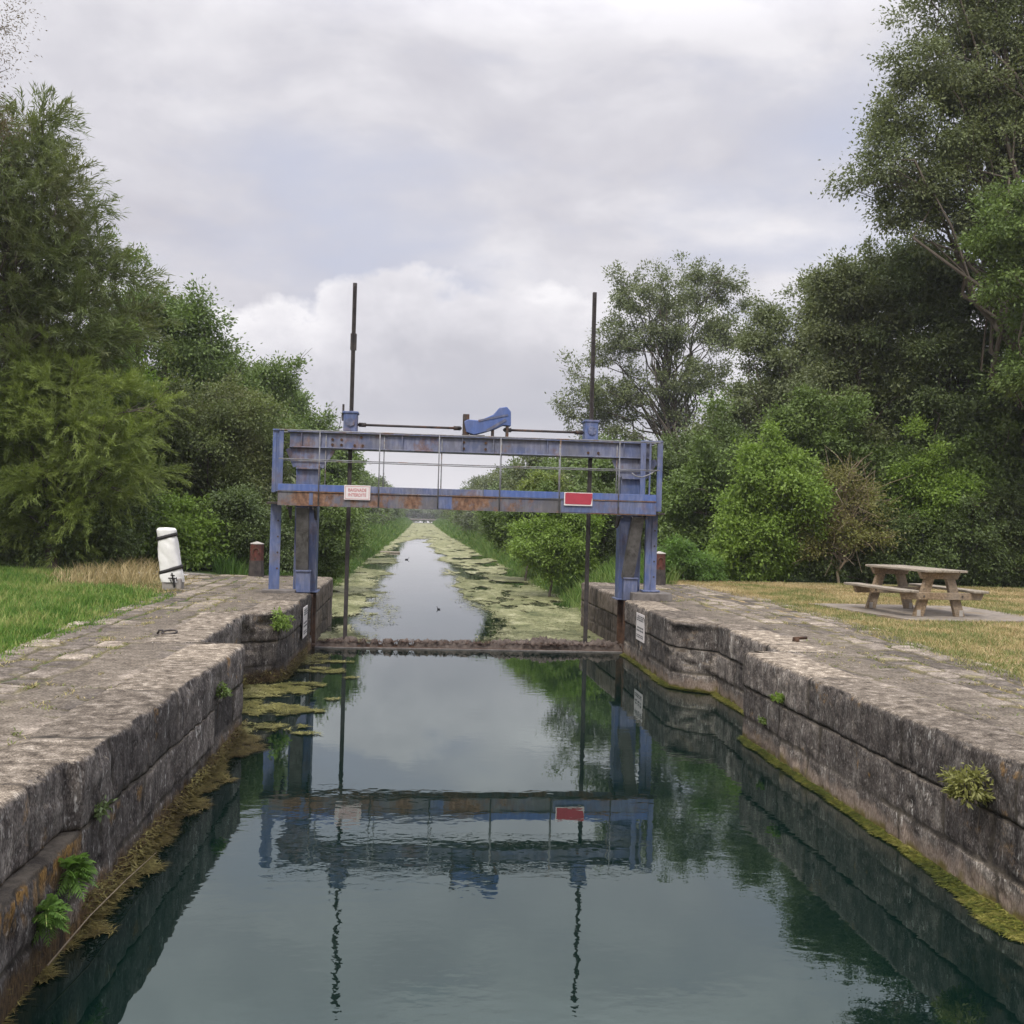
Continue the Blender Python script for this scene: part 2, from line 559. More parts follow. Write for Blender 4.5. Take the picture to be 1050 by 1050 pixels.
M = {}
M['leaf_olive'] = mat_foliage('leaf_olive', (0.135, 0.175, 0.06), dry=(.15, .115, .06), dryamt=.35)
M['leaf_oak'] = mat_foliage('leaf_oak', (.125, .17, .07), .4, .25)
M['leaf_lime'] = mat_foliage('leaf_lime', (0.19, 0.25, 0.06), .35, .35)
M['leaf_dark'] = mat_foliage('leaf_dark', (0.1, 0.145, 0.048), .4, .22)
M['leaf_green'] = mat_foliage('leaf_green', (0.13, 0.195, 0.055), .38, .28)
M['leaf_bright'] = mat_foliage('leaf_bright', (0.185, 0.285, 0.055), .35, .35)
M['leaf_grey'] = mat_foliage('leaf_grey', (0.15, 0.185, 0.082), .35, .25)
M['leaf_yellow'] = mat_foliage('leaf_yellow', (.20, .215, .065), .4, .3, dry=(.19, .145, .065), dryamt=.5)
M['leaf_brown'] = mat_foliage('leaf_brown', (.15, .125, .07), .4, .25, dry=(.16, .10, .06), dryamt=.7)
M['leaf_far'] = mat_foliage('leaf_far', (.12, .15, .08), .3, .25)
M['fern'] = mat_foliage('fern', (.12, .22, .05), .3, .35)
M['bark'] = mat_bark('bark')
M['bark_pale'] = mat_bark('bark_pale', (.24, .19, .13))
M['grass_green'] = mat_blades('grass_green', (.085, .17, .028), (.14, .245, .04), (.30, .32, .10), 1.3)
M['grass_mixed'] = mat_blades('grass_mixed', (.13, .17, .045), (.24, .235, .085), (.44, .35, .17), 1.3)
M['grass_straw'] = mat_blades('grass_straw', (.22, .19, .075), (.40, .30, .14), (.52, .42, .23))
M['grass_bank'] = mat_blades('grass_bank', (.07, .14, .026), (.11, .20, .034), (.19, .25, .07), .5)
M['wall_left'] = mat_stone_wall('wall_left', True)
M['wall_right'] = mat_stone_wall('wall_right', False, 1.1)
M['quay'] = mat_quay('quay')
M['ground'] = mat_ground('ground')
M['water'] = mat_water('water')
M['weed_canal'] = mat_weed('weed_canal', [(.055, .07, .024), (.14, .145, .06), (.265, .26, .13), (.43, .41, .27)])
M['weed_lock'] = mat_weed('weed_lock', [(.06, .06, .016), (.13, .12, .032), (.22, .205, .065), (.34, .31, .14)])
M['weed_brown'] = mat_weed('weed_brown', [(.045, .032, .012), (.10, .075, .022), (.17, .14, .042), (.26, .23, .085)])
M['weed_green'] = mat_weed('weed_green', [(.025, .035, .008), (.075, .09, .014), (.16, .155, .028), (.30, .27, .08)])
M['blue'] = mat_paint('blue', rust=.22, grime=.5, fadeamt=.6)
M['blue_fresh'] = mat_paint('blue_fresh', base=(.08, .135, .34), rust=.1, grime=.15, fadeamt=.35)
M['blue_grey'] = mat_paint('blue_grey', base=(.105, .13, .235), fade=(.215, .215, .265), rust=.40, grime=.6, fadeamt=.8)
M['rusty'] = mat_paint('rusty', base=(.11, .115, .16), fade=(.19, .17, .155), rust=.95, grime=1., fadeamt=.6)
M['steel_dark'] = mat_rough('steel_dark', (.03, .026, .024), (.075, .06, .05), 9, .6, .3, .004, (.13, .06, .03))
M['steel_grey'] = mat_rough('steel_grey', (.075, .07, .062), (.17, .16, .15), 5, .6, .2, .004, (.05, .045, .035))
M['rail'] = mat_rough('rail', (.16, .16, .16), (.3, .3, .31), 6, .55, .2, .002, (.19, .11, .06))
M['rod'] = mat_rough('rod', (.035, .03, .03), (.075, .062, .055), 10, .6, .3, .003)
M['rust_dark'] = mat_rough('rust_dark', (.05, .028, .018), (.13, .07, .04), 8, .85, .5, .01)
M['concrete'] = mat_rough('concrete', (.23, .20, .18), (.36, .33, .29), 5, .9, .35, .008)
M['slab'] = mat_rough('slab', (.17, .145, .115), (.30, .255, .205), 4, .95, .4, .01, (.2, .15, .09))
M['concrete_dark'] = mat_rough('concrete_dark', (.11, .095, .085), (.22, .20, .18), 6, .92, .5, .015)
M['white_sheet'] = mat_plain('white_sheet', (.74, .72, .67), .55, .12)
M['black_strap'] = mat_plain('black_strap', (.025, .022, .02), .6)
M['sign_white'] = mat_plain('sign_white', (.68, .63, .60), .5, .12, 0, 14)
M['sign_red'] = mat_plain('sign_red', (.38, .045, .065), .5, .25, 0, 9)
M['letter_red'] = mat_plain('letter_red', (.52, .16, .16), .6, .3, 0, 30)
M['letter_dark'] = mat_plain('letter_dark', (.12, .12, .12), .6, .3)
M['bollard_red'] = mat_rough('bollard_red', (.06, .026, .02), (.15, .05, .036), 5, .85, .5, .008, (.05, .04, .034))
M['bollard_dark'] = mat_rough('bollard_dark', (.035, .03, .028), (.09, .075, .065), 7, .85, .4, .008)
M['cap_pale'] = mat_plain('cap_pale', (.36, .33, .29), .85, .35)
M['wood'] = mat_wood('wood')
M['wood_grey'] = mat_wood('wood_grey', (.27, .23, .175))
M['bird'] = mat_plain('bird', (.03, .03, .032), .6)
M['mud'] = mat_rough('mud', (.06, .045, .038), (.17, .135, .11), 9, .95, .7, .02)

# ------------------------------------------------------------------ world and light
SUN_EL, SUN_ROT = R(52), R(205)
world = bpy.data.worlds.new('World')
scene.world = world
world.use_nodes = True
wt = world.node_tree
wt.nodes.clear()
class WN(NT):
    def __init__(self, tree):
        self.t = tree
W = WN(wt)
wo = W.n('OutputWorld')
bg = W.n('Background')
sky = W.n('TexSky', sky_type='NISHITA', sun_disc=False)
sky.sun_elevation = SUN_EL
sky.sun_rotation = SUN_ROT
sky.air_density = 1.0
sky.dust_density = 2.0
tc = W.n('TexCoord')
dirv = tc.outputs['Generated']
xyz = sepz(W, dirv)
def wmap(scale, loc=(0, 0, 0)):
    mp = W.n('Mapping')
    mp.inputs['Scale'].default_value = scale
    mp.inputs['Location'].default_value = loc
    W.l(dirv, mp.inputs['Vector'])
    return mp.outputs[0]
el = xyz[2]
# high veil of stratus with thinner bluish places
n_a = W.noise(wmap((1.0, 1.0, 2.6), (1.3, .2, .1)), 2.3, 7, .55, .35)
n_b = W.noise(wmap((1.0, 1.0, 2.0), (4.1, 2.2, .3)), 5.5, 6, .55, .2)
side = W.rng(xyz[0], -.35, .5)                                      # the blue shows more to the right
veil = W.rng(W.math('SUBTRACT', W.math('ADD', W.math('MULTIPLY', n_a, .8), W.math('MULTIPLY', n_b, .2)), W.math('MULTIPLY', W.math('SUBTRACT', side, .35), .19)), .31, .51)
blue = W.mix(.12, (5.7, 5.95, 7.2), sky.outputs[0])
grey = W.ramp(W.math('ADD', W.math('MULTIPLY', n_a, .35), W.math('MULTIPLY', n_b, .65)), [(.34, (.53, .52, .58)), (.5, (.64, .63, .68)), (.64, (.80, .785, .82))])
grey10 = W.mix(1., grey, (10, 10, 10), 'MULTIPLY')
veilcol = W.mix(veil, blue, grey10)
# banks of cumulus standing on the horizon
n_c = W.noise(wmap((1., 1., 1.35), (.6, .0, .0)), 7.5, 6, .55, .1)
n_d = W.noise(wmap((1., 1., .2), (2.2, .7, .0)), 4.2, 2, .5)
topline = W.math('ADD', W.math('MULTIPLY', n_d, .20), W.math('MULTIPLY', n_c, .17))
edge = W.math('SUBTRACT', W.math('ADD', topline, .03), el)
cum = W.rng(edge, .0, .012)
depth = W.rng(edge, .0, .14)
lump = W.noise(wmap((1., 1., 1.6), (7.7, .3, .2)), 9, 5, .55, .2)
cc = W.ramp(W.math('ADD', W.math('MULTIPLY', depth, .75), W.math('MULTIPLY', W.math('SUBTRACT', lump, .5), .9)), [(.0, (.90, .88, .905)), (.2, (.73, .715, .755)), (.5, (.54, .535, .585)), (1., (.46, .465, .525))])
cc = W.mix(W.rng(el, .10, .01, 0, .95), cc, (.88, .84, .845))
cc10 = W.mix(1., cc, (10, 10, 10), 'MULTIPLY')
skycol = W.mix(W.math('MULTIPLY', cum, .92), veilcol, cc10)
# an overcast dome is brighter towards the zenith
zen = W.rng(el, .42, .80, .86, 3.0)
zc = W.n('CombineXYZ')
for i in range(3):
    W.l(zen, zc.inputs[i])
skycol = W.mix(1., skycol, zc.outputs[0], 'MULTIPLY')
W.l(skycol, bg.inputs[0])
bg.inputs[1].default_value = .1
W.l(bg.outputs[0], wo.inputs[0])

sun_d = bpy.data.lights.new('sun', 'SUN')
sun_d.energy = 1.9
sun_d.angle = R(12)
sun_d.color = (1., .965, .91)
sun = link('sun', sun_d)
sun.location = (-20, -20, 40)
# sky rotation is measured from +Y towards +X
sdir = Vector((math.sin(SUN_ROT) * math.cos(SUN_EL), math.cos(SUN_ROT) * math.cos(SUN_EL), math.sin(SUN_EL)))
sun.rotation_euler = sdir.to_track_quat('Z', 'Y').to_euler()

# ------------------------------------------------------------------ lock walls
PATH_L = [(-4, -2.12), (3, -2.11), (6.40, -2.10), (6.45, -2.0), (12.0, -1.98), (12.04, -2.5), (15.45, -2.55), (15.80, -2.1), (16.1, -2.03), (19.45, -2.0), (19.47, -2.36), (20.2, -2.36), (20.22, -2.0), (24.35, -2.02), (24.45, -2.12), (24.5, -3.4)]
PATH_R = [(-4, 4.02), (3, 4.01), (6.6, 4.0), (12.06, 3.93), (12.1, 4.46), (15.15, 4.5), (15.4, 4.15), (15.7, 3.93), (19.5, 3.96), (19.52, 4.32), (20.25, 4.32), (20.27, 4.0), (24.5, 3.9), (24.6, 4.0), (24.65, 5.3)]

def path_rows(path, fine):
    ys, xs = [], []
    for (y0, x0), (y1, x1) in zip(path, path[1:]):
        L = math.hypot(y1 - y0, x1 - x0)
        n = max(1, int(L / (fine if y0 > 2 else .2)))
        if y0 > 12:
            n = max(1, int(L / (fine * 1.4)))
        for k in range(n):
            ys.append(y0 + (y1 - y0) * k / n)
            xs.append(x0 + (x1 - x0) * k / n)
    ys.append(path[-1][0]); xs.append(path[-1][1])
    return np.array(ys), np.array(xs)

def lock_wall(path, sgn, mat, label, courses, seed, name, lower=None):
    """sgn +1: water lies towards +x"""
    root = empty(name, (path[0][1], path[0][0], 0), label, 'lock wall')
    ys, xs = path_rows(path, .032)
    ys0, xs0 = ys, xs
    ds = np.hypot(np.gradient(ys), np.gradient(xs))
    u = np.cumsum(ds)
    ty, tx = np.gradient(ys) / ds, np.gradient(xs) / ds
    nx, ny = ty * sgn, -tx * sgn            # plan normal towards the water
    k = np.ones(7) / 7
    nxs = np.convolve(np.pad(nx, 3, 'edge'), k, 'valid'); nys = np.convolve(np.pad(ny, 3, 'edge'), k, 'valid')
    ln = np.hypot(nxs, nys) + 1e-6
    nx, ny = nxs / ln, nys / ln
    zc = courses[0]
    def surface(prof_in, prof_z, prof_n, pname, top):
        s = np.array(prof_in)[None, :]; z = np.array(prof_z)[None, :]; pn = np.array(prof_n)[None, :]
        U, Yr, Xr = u[:, None], ys[:, None], xs[:, None]
        zb = np.broadcast_to(z, (len(u), z.shape[1]))
        Ub = np.broadcast_to(U, zb.shape)
        # blocks of each course
        ids = np.zeros(zb.shape); gd = np.full(zb.shape, 9.)
        edges = [0.3] + list(courses) + [-9]
        for ci in range(len(edges) - 1):
            msk = (zb <= edges[ci]) & (zb > edges[ci + 1])
            w = 1.15 + .5 * ((ci * 37 + seed) % 3) / 2
            q = Ub / w + ci * .37 + seed * .19
            c0 = np.floor(q)
            jit = lambda c: (_hash(c, c * 0 + ci, c * 0, seed) - .5) * .5
            e0, e1 = c0 + jit(c0), c0 + 1 + jit(c0 + 1)
            c2 = np.where(q < e0, c0 - 1, np.where(q > e1, c0 + 1, c0))
            e0, e1 = c2 + jit(c2), c2 + 1 + jit(c2 + 1)
            du = np.minimum(q - e0, e1 - q) * w
            dv = np.minimum(np.abs(zb - edges[ci]) if ci else 9., np.abs(zb - edges[ci + 1]))
            ids = np.where(msk, _hash(c2, c2 * 0 + ci, c2 * 0 + 7, seed), ids)
            gd = np.where(msk, np.minimum(np.abs(du), dv), gd)
        wob = .016 * (vnoise(Ub * 9, zb * 9, 0, seed + 5) - .5)
        grv = 1 - sstep(.006, .032, gd + wob)
        worn = sstep(.40, .55, fbm(Ub * .9, zb * 1.2, 0, seed + 8))
        grv = grv * (.45 + .55 * worn)
        disp = .018 * (fbm(Ub * 2.2, zb * 2.6, s * 2, seed + 1) - .5) + .040 * (fbm(Ub * 8, zb * 6, s * 9, seed + 2, 3) - .5)
        disp = disp + .022 * (ids - .5) * pn - .012 * grv
        pits = sstep(.63, .72, fbm(Ub * 12, zb * 12, s * 12, seed + 3)) * .014
        ero = np.exp(-((Yr - 15.55) / .42) ** 2) * sstep(.44, .6, fbm(Ub * 2.3, zb * 3.1, 0, seed + 40)) * sstep(-.02, -.12, zb)
        disp = disp - pits - .085 * ero
        # offset in plan: -s behind the face line, plus displacement along the face normal where vertical
        off = -s + disp * pn
        chip = sstep(.5, .72, fbm(Ub * 3, zb * 0, 0, seed + 6)) * .03
        off = off - chip * np.exp(-((zb + .03) / .06) ** 2) * pn
        X = Xr + nx[:, None] * np.where(pn > .01, off, 0) + np.where(pn > .01, 0, -s * sgn)
        Y = Yr + ny[:, None] * np.where(pn > .01, off, 0)
        Z = zb + np.where(pn < .99, disp * (1 - pn) * .55, 0)
        V = np.stack((X, Y, Z), -1).reshape(-1, 3)
        f = grid_faces(len(u), zb.shape[1], flip=(sgn < 0))
        brn = np.broadcast_to(np.where(Yr > 20.2, 1., 0.), zb.shape)
        return mesh_np(pname, V, [f], mat, root, True, {'blk': ids, 'grv': grv, 'brn': brn})
    # coping: flat top 0.62 m wide, worn arris, then the face of the top course
    pin, pz, pn = [], [], []
    for t in np.linspace(.62, .08, 15):
        pin.append(t); pz.append(0.004 - .02 * float(sstep(.56, .62, t))); pn.append(0.)
    r = .055
    for a in np.linspace(0, 90, 7):
        pin.append(r - r * math.sin(R(a))); pz.append(.004 - r + r * math.cos(R(a))); pn.append(math.sin(R(a)))
    pn[15] = .02
    for z in np.arange(-.09, zc - .001, -.03):
        pin.append(0.); pz.append(z); pn.append(1.)
    pin += [0., .05, .2]; pz += [zc, zc - .002, zc - .002]; pn += [1., 1., 1.]
    surface(pin, pz, pn, 'coping', True)
    # courses below, 15 mm behind the coping on the right, proud ledge on the left
    lo = .004
    pin, pz, pn = [.24, lo + .02, lo], [zc + .003, zc + .003, zc - .014], [1., 1., 1.]
    for z in np.arange(zc - .03, -1.5, -.03):
        pin.append(lo); pz.append(z); pn.append(1.)
    if lower is not None:
        xs = np.where(ys < lower[0], np.minimum(np.maximum(xs, lower[1]), lower[1]), xs)
    surface(pin, pz, pn, 'wall_face', False)
    return root, (ys0, xs0)

wl, ROWS_L = lock_wall(PATH_L, 1, M['wall_left'], 'dark stone lock wall with rusty waterline and fern, beside the leaning white post', (-.44, -.80), 11, 'lock_wall', (6.5, -1.995))
wr, ROWS_R = lock_wall(PATH_R, -1, M['wall_right'], 'grey block lock wall with yellow algae at its foot, on the picnic table side', (-.415, -.78), 23, 'lock_wall')

# steel linings of the gate grooves
for root, x0, x1, sg in ((wl, -2.34, -1.985, 1), (wr, 4.30, 3.945, -1)):
    g = MB()
    g.span(min(x0, x1), max(x0, x1), 19.48, 19.54, -1.5, -.02, .004)
    g.span(min(x0, x1), max(x0, x1), 20.12, 20.18, -1.5, -.02, .004)
    xb = x0 + sg * .012
    g.span(min(x0, xb), max(x0, xb), 19.55, 20.11, -1.5, -.03, 0)
    xs_ = x1 - sg * .12
    g.span(xs_ - .025, xs_ + .025, 19.55, 19.6, -1.5, -.04, .003)
    g.span(xs_ - .025, xs_ + .025, 20.05, 20.1, -1.5, -.04, .003)
    g.build('gate_groove', M['rust_dark'], root)

# ------------------------------------------------------------------ quay paving
GRASS_L = [(-4, -3.6), (8, -3.6), (10.3, -3.85), (13.7, -4.15), (18.1, -4.2), (20.5, -4.3), (24.45, -5.0)]
GRASS_R = [(-4, 6.1), (9, 6.15), (12.6, 6.25), (15, 6.6), (18.7, 6.85), (21, 6.8), (24.6, 6.45)]
def interp(path, y):
    return np.interp(y, [p[0] for p in path], [p[1] for p in path])

def quay(rows, grass, sgn, seed, label):
    ys0, xs0 = rows
    ys = np.arange(-4, ys0[-1], .04)
    xe = np.interp(ys, ys0, xs0) - sgn * .56          # tucks under the coping's back edge
    xg = interp(grass, ys) - sgn * .35
    n = 58
    t = np.linspace(0, 1, n)[None, :]
    X = xe[:, None] * (1 - t) + xg[:, None] * t
    Y = np.broadcast_to(ys[:, None], X.shape)
    d = np.abs(X - (np.interp(ys, ys0, xs0)[:, None])) - .62
    ids, gd = stones(Y, X, .46, .36, seed, .45)
    grv = 1 - sstep(.008, .045, gd + .02 * (vnoise(X * 8, Y * 8, 0, seed) - .5))
    rough = 1 - sstep(0, .1, d) * sstep(.75, .6, d) * .85
    Z = -.006 + rough * (.022 * (ids - .5) - .024 * grv + .012 * (fbm(X * 4, Y * 4, 0, seed) - .5)) + .03 * (fbm(X * .7, Y * .7, 0, seed + 3) - .5)
    Z = np.where(d < .05, np.minimum(Z, -.006), Z)
    V = np.stack((X, Y, Z), -1).reshape(-1, 3)
    o = mesh_np('pavement', V, [grid_faces(len(ys), n, flip=(sgn > 0))], M['quay'], None, True, {'d': d, 'blk': ids, 'grv': grv})
    tag(o, label, 'pavement', kind='structure')
    return X, Y, Z, grv
QL = quay(ROWS_L, GRASS_L, 1, 3, 'worn stone paving between the grass and the left lock wall')
QR = quay(ROWS_R, GRASS_R, -1, 5, 'worn stone paving between the dry lawn and the right lock wall')

# ------------------------------------------------------------------ ground
def bank_edge(y, sgn):
    w = .5 * (fbm(np.asarray(y) * .12, np.asarray(y) * 0 + (3 if sgn > 0 else 8), 0, 4) - .5) + .25 * (fbm(np.asarray(y) * .6, np.asarray(y) * 0, 0, 6 + sgn) - .5)
    base = np.where(sgn < 0, np.interp(y, [24, 60, 120, 300], [-2.75, -2.7, -2.3, -2.3]), np.interp(y, [24, 60, 120, 300], [4.3, 4.1, 3.3, 3.0]))
    return base + w

def bank_z(x, y):
    """ground height beyond the lock: banks rising from the water"""
    x, y = np.asarray(x, float), np.asarray(y, float)
    dl, dr = bank_edge(y, -1) - x, x - bank_edge(y, 1)
    d = np.maximum(dl, dr)
    z = WATER - .25 + sstep(-.35, 2.3, d) * 1.28 + .14 * (fbm(x * .5, y * .5, 0, 31) - .5) * sstep(.2, 1.5, d)
    return np.where(y < 24.45, -.012, z)

Vs, Fs, base = [], [], 0
def add_grid(xx, yy, zf):
    global base
    X, Y = np.meshgrid(xx, yy)
    Z = zf(X, Y)
    Vs.append(np.stack((X, Y, Z), -1).reshape(-1, 3))
    Fs.append(grid_faces(len(yy), len(xx)) + base)
    base += X.size
far = np.array([-900, -300, -120, -60, -40, -28, -20, -16, -13, -11, -9.5, -8.5, -7.5, -6.5, -6, -5.5, -5, -4.5])
near_rows = np.concatenate((np.linspace(-60, 0, 6), np.linspace(2, 24.44, 40)))
add_grid(np.concatenate((far, [-4, -3.4, -2.72])), near_rows, lambda x, y: x * 0 - .026 + .05 * sstep(-5, -9, x) * (fbm(x * .5, y * .5, 0, 3) - .3))
add_grid(np.concatenate(([4.66, 5.2, 5.8, 6.4], -far[::-1] + 2.4)), near_rows, lambda x, y: x * 0 - .026 + .05 * sstep(7, 11, x) * (fbm(x * .5, y * .5, 0, 3) - .3))
brow = np.concatenate((np.arange(24.46, 60, .5), np.arange(60, 130, 1.5), np.arange(130, 312, 6)))
bl = np.concatenate((far, np.arange(-4.2, -1.2, .22)))
br = np.concatenate((np.arange(2.2, 6.8, .22), -far[::-1] + 2.4))
add_grid(bl, brow, bank_z)
add_grid(br, brow, bank_z)
add_grid(np.array([-900, -300, -100, -30, -10, 10, 30, 100, 300, 900]), np.array([306, 330, 400, 600, 1000, 2200]), lambda x, y: x * 0 - .1)
ground = mesh_np('ground', np.concatenate(Vs), [np.concatenate(Fs)], M['ground'], None, True)
tag(ground, 'earth banks and lawns on both sides of the canal', 'ground', kind='structure')

# water: one level sheet through the lock and up the canal
wx = np.linspace(-8, 9, 18); wy = np.concatenate((np.linspace(-30, 30, 13), np.linspace(40, 308, 12)))
X, Y = np.meshgrid(wx, wy)
o = mesh_np('water', np.stack((X, Y, X * 0 + WATER), -1).reshape(-1, 3), [grid_faces(len(wy), len(wx))], M['water'])
tag(o, 'still green water of the lock and canal, mirroring the sky', 'water', kind='structure')

# ------------------------------------------------------------------ floating weed
def clear_water(x, y):
    """how far inside the open channel a point lies (m, negative in the weed)"""
    lo = np.interp(y, [20, 23, 27, 31, 37, 48, 57, 75, 92, 100, 108], [-1.45, -1.2, -.95, -1.35, -1.4, -1.5, -1.6, -1.8, -2.0, -.6, .3])
    hi = np.interp(y, [20, 23, 27, 31, 37, 48, 57, 75, 92, 100, 108], [1.6, 1.75, 2.0, 1.65, 1.3, 1.0, .95, .8, .55, .4, .3])
    w = 1.1 * (fbm(x * .5, y * .16, 0, 17) - .5) + .55 * (fbm(x * 1.6, y * .8, 0, 18) - .5)
    c = np.minimum(x - lo, hi - x) + w * 1.5
    return np.where(y > 106, -1., c)

def weed_sheet(x0, x1, y0, y1, dx, dy, V, F, b, far=False):
    xx, yy = np.arange(x0, x1, dx), np.arange(y0, y1, dy)
    X, Y = np.meshgrid(xx, yy)
    Xj = X + dx * .7 * (_hash(X * 1000, Y * 1000, X * 0, 2) - .5)
    Yj = Y + dy * .7 * (_hash(X * 1000, Y * 1000, X * 0, 3) - .5)
    n = fbm(X * 1.4, Y * .5, 0, 21)
    dens = -clear_water(X, Y)
    holes = fbm(X * .9, Y * .33, 0, 29)
    keep = (dens + .9 * (fbm(X * 5, Y * 2, 0, 24) - .5) > .1) & ((holes < .585) | (Y > 70)) & (n > .3)
    fine = fbm(X * 13, Y * 5, 0, 28, 3)
    keep &= fine + .55 * np.clip(dens, -.1, .55) + .25 * (holes < .5) > .52
    ed = (X > bank_edge(Y, -1) - .3) & (X < bank_edge(Y, 1) + .3) & (Y < 290)
    keep &= ed
    Z = WATER + .006 + .035 * fbm(X * 7, Y * 5, 0, 5) * sstep(0, .5, dens)
    V.append(np.stack((Xj, Yj, Z), -1).reshape(-1, 3))
    F.append(grid_faces(len(yy), len(xx), False, keep[:-1, :-1]) + b)
    return b + X.size
V, F, b = [], [], 0
b = weed_sheet(-3.2, 5, 20.6, 45, .05, .07, V, F, b)
b = weed_sheet(-3.2, 5, 45, 110, .10, .22, V, F, b)
b = weed_sheet(-3.2, 4.4, 110, 290, .25, .7, V, F, b)
cw = mesh_np('floating_weed', np.concatenate(V), [np.concatenate(F)], M['weed_canal'], None, True)
tag(cw, 'pale yellow mats of floating weed along both sides of the canal', 'water weed', kind='stuff')

def strands(P, L, w, flat, seed, droop=0., dirs=None):
    """thin curved strands: 3 segments"""
    rng = np.random.default_rng(seed)
    n = len(P)
    a = rng.uniform(0, 2 * np.pi, n) if dirs is None else dirs + rng.normal(0, .6, n)
    L = L * rng.uniform(.5, 1.4, n)
    d = np.stack((np.cos(a), np.sin(a), np.zeros(n)), -1)
    rise = rng.uniform(0, 1, n) * flat
    side = np.stack((-np.sin(a), np.cos(a), np.zeros(n)), -1) * (w * rng.uniform(.6, 1.3, n))[:, None]
    bend = rng.normal(0, .35, n)[:, None] * np.stack((-np.sin(a), np.cos(a), np.zeros(n)), -1)
    out = []
    for k, t in enumerate((0, .5, 1.)):
        c = P + d * (L * t)[:, None] + bend * (L * t * t)[:, None] + np.stack((rise * 0, rise * 0, L * rise * (t - .8 * t * t)), -1)
        ww = (1, .8, .25)[k]
        out += [c - side * ww, c + side * ww]
    Vv = np.stack(out, 1).reshape(-1, 3)
    i = np.arange(n)[:, None] * 6
    Ff = np.concatenate((i + np.array([[0, 1, 3, 2]]), i + np.array([[2, 3, 5, 4]])))
    return Vv, Ff

rng = np.random.default_rng(5)
# strands that break up the canal mats' edges and surface
n = 52000
yy = 20.6 + 40 * rng.uniform(0, 1, n) ** 1.6
xx = rng.uniform(-3.1, 4.9, n)
c = clear_water(xx, yy)
k = (c < .25) & (rng.uniform(0, 1, n) < np.where(c < 0, .9, .35)) & (fbm(xx * .9, yy * .33, 0, 29) < .64)
P = np.stack((xx[k], yy[k], np.full(k.sum(), WATER + .014)), -1)
Vv, Ff = strands(P, .16, .009, .5, 1)
# in the lock: mats by the left recess, the fringe along the left wall
def patch_points(n, cx, cy, rx, ry, seed, th=.5):
    rng = np.random.default_rng(seed)
    x, y = cx + rx * rng.uniform(-1.3, 1.3, n), cy + ry * rng.uniform(-1.3, 1.3, n)
    q = ((x - cx) / rx) ** 2 + ((y - cy) / ry) ** 2 + 1.6 * (fbm(x * 2.2, y * 1.4, 0, seed) - .5) + .9 * (fbm(x * 7, y * 4, 0, seed + 1) - .5)
    k = (q < 1) & (fbm(x * 6, y * 7, 0, seed + 7) > .46) & (rng.uniform(0, 1, n) < .35 + .9 * (fbm(x * 3, y * 1.5, 0, seed + 5)))
    return x[k], y[k]
tag(mesh_np('loose_weed', Vv, [Ff], M['weed_canal'], None, True), 'loose strands of pale weed breaking up the canal mats', 'water weed', kind='stuff')

mx_, my_ = [], []
for i, (cx, cy, rx, ry, n) in enumerate([(-2.1, 14.9, .5, .55, 9000), (-1.72, 15.4, .35, .3, 4000), (-2.0, 13.5, .5, .42, 8000), (-1.45, 13.45, .26, .13, 1500), (-1.9, 12.35, .55, .28, 6000), (-1.6, 16.9, .4, .3, 2500), (-1.75, 18.2, .25, .8, 2500), (-1.2, 16.2, .3, .1, 900), (-2.3, 14.2, .2, .9, 3500), (-1.35, 17.9, .3, .12, 800), (-1.05, 14.3, .17, .07, 300), (-1.3, 12.1, .16, .06, 300)]):
    a, b_ = patch_points(n, cx, cy, rx, ry, 40 + i)
    ok = a > np.interp(b_, ROWS_L[0], ROWS_L[1]) + .01
    mx_.append(a[ok]); my_.append(b_[ok])
P = np.stack((np.concatenate(mx_), np.concatenate(my_), np.full(sum(len(a) for a in mx_), WATER + .006)), -1)
P[:, 2] += np.random.default_rng(3).uniform(0, .012, len(P))
Vv, Ff = strands(P, .085, .007, .4, 4)
tag(mesh_np('weed_mat', Vv, [Ff], M['weed_lock'], None, True), 'olive weed mats floating in the lock below the left gate recess', 'water weed', kind='stuff')

n = 30000
yy = rng.uniform(4, 12.0, n)
wid = .015 + .20 * sstep(.54, .74, fbm(yy * .8, yy * 0, 0, 77)) * vnoise(yy * 5, yy * 0, 0, 76) + .20 * vnoise(yy * 3.3, yy * 0, 0, 78) ** 3 + .10 * vnoise(yy * 11, yy * 0, 0, 79) ** 2
q = rng.uniform(0, 1, n) ** 1.4
xx = np.interp(yy, ROWS_L[0], ROWS_L[1]) + .0 + q * wid
P = np.stack((xx, yy, WATER + .006 + .03 * (1 - q) * rng.uniform(0, 1, n)), -1)
kk = (fbm(xx * 11, yy * 7, 0, 70) > .47) | (q < .2)
P = P[kk]
Vv, Ff = strands(P, .075, .0045, .5, 9)
# brown roots hanging on the foot of the wall
n = 8000
yy = rng.uniform(3.5, 18.5, n)
P2 = np.stack((np.interp(yy, ROWS_L[0], ROWS_L[1]) + .02 + rng.uniform(0, .035, n), yy, WATER + .0 + .20 * rng.uniform(0, 1, n) ** 1.8), -1)
V2, F2 = strands(P2, .06, .006, -1.2, 10)
tag(mesh_np('root_fringe', np.concatenate((Vv, V2)), [np.concatenate((Ff, F2 + len(Vv)))], M['weed_brown'], None, True), 'brown weed and roots fringing the foot of the left lock wall', 'water weed', kind='stuff')

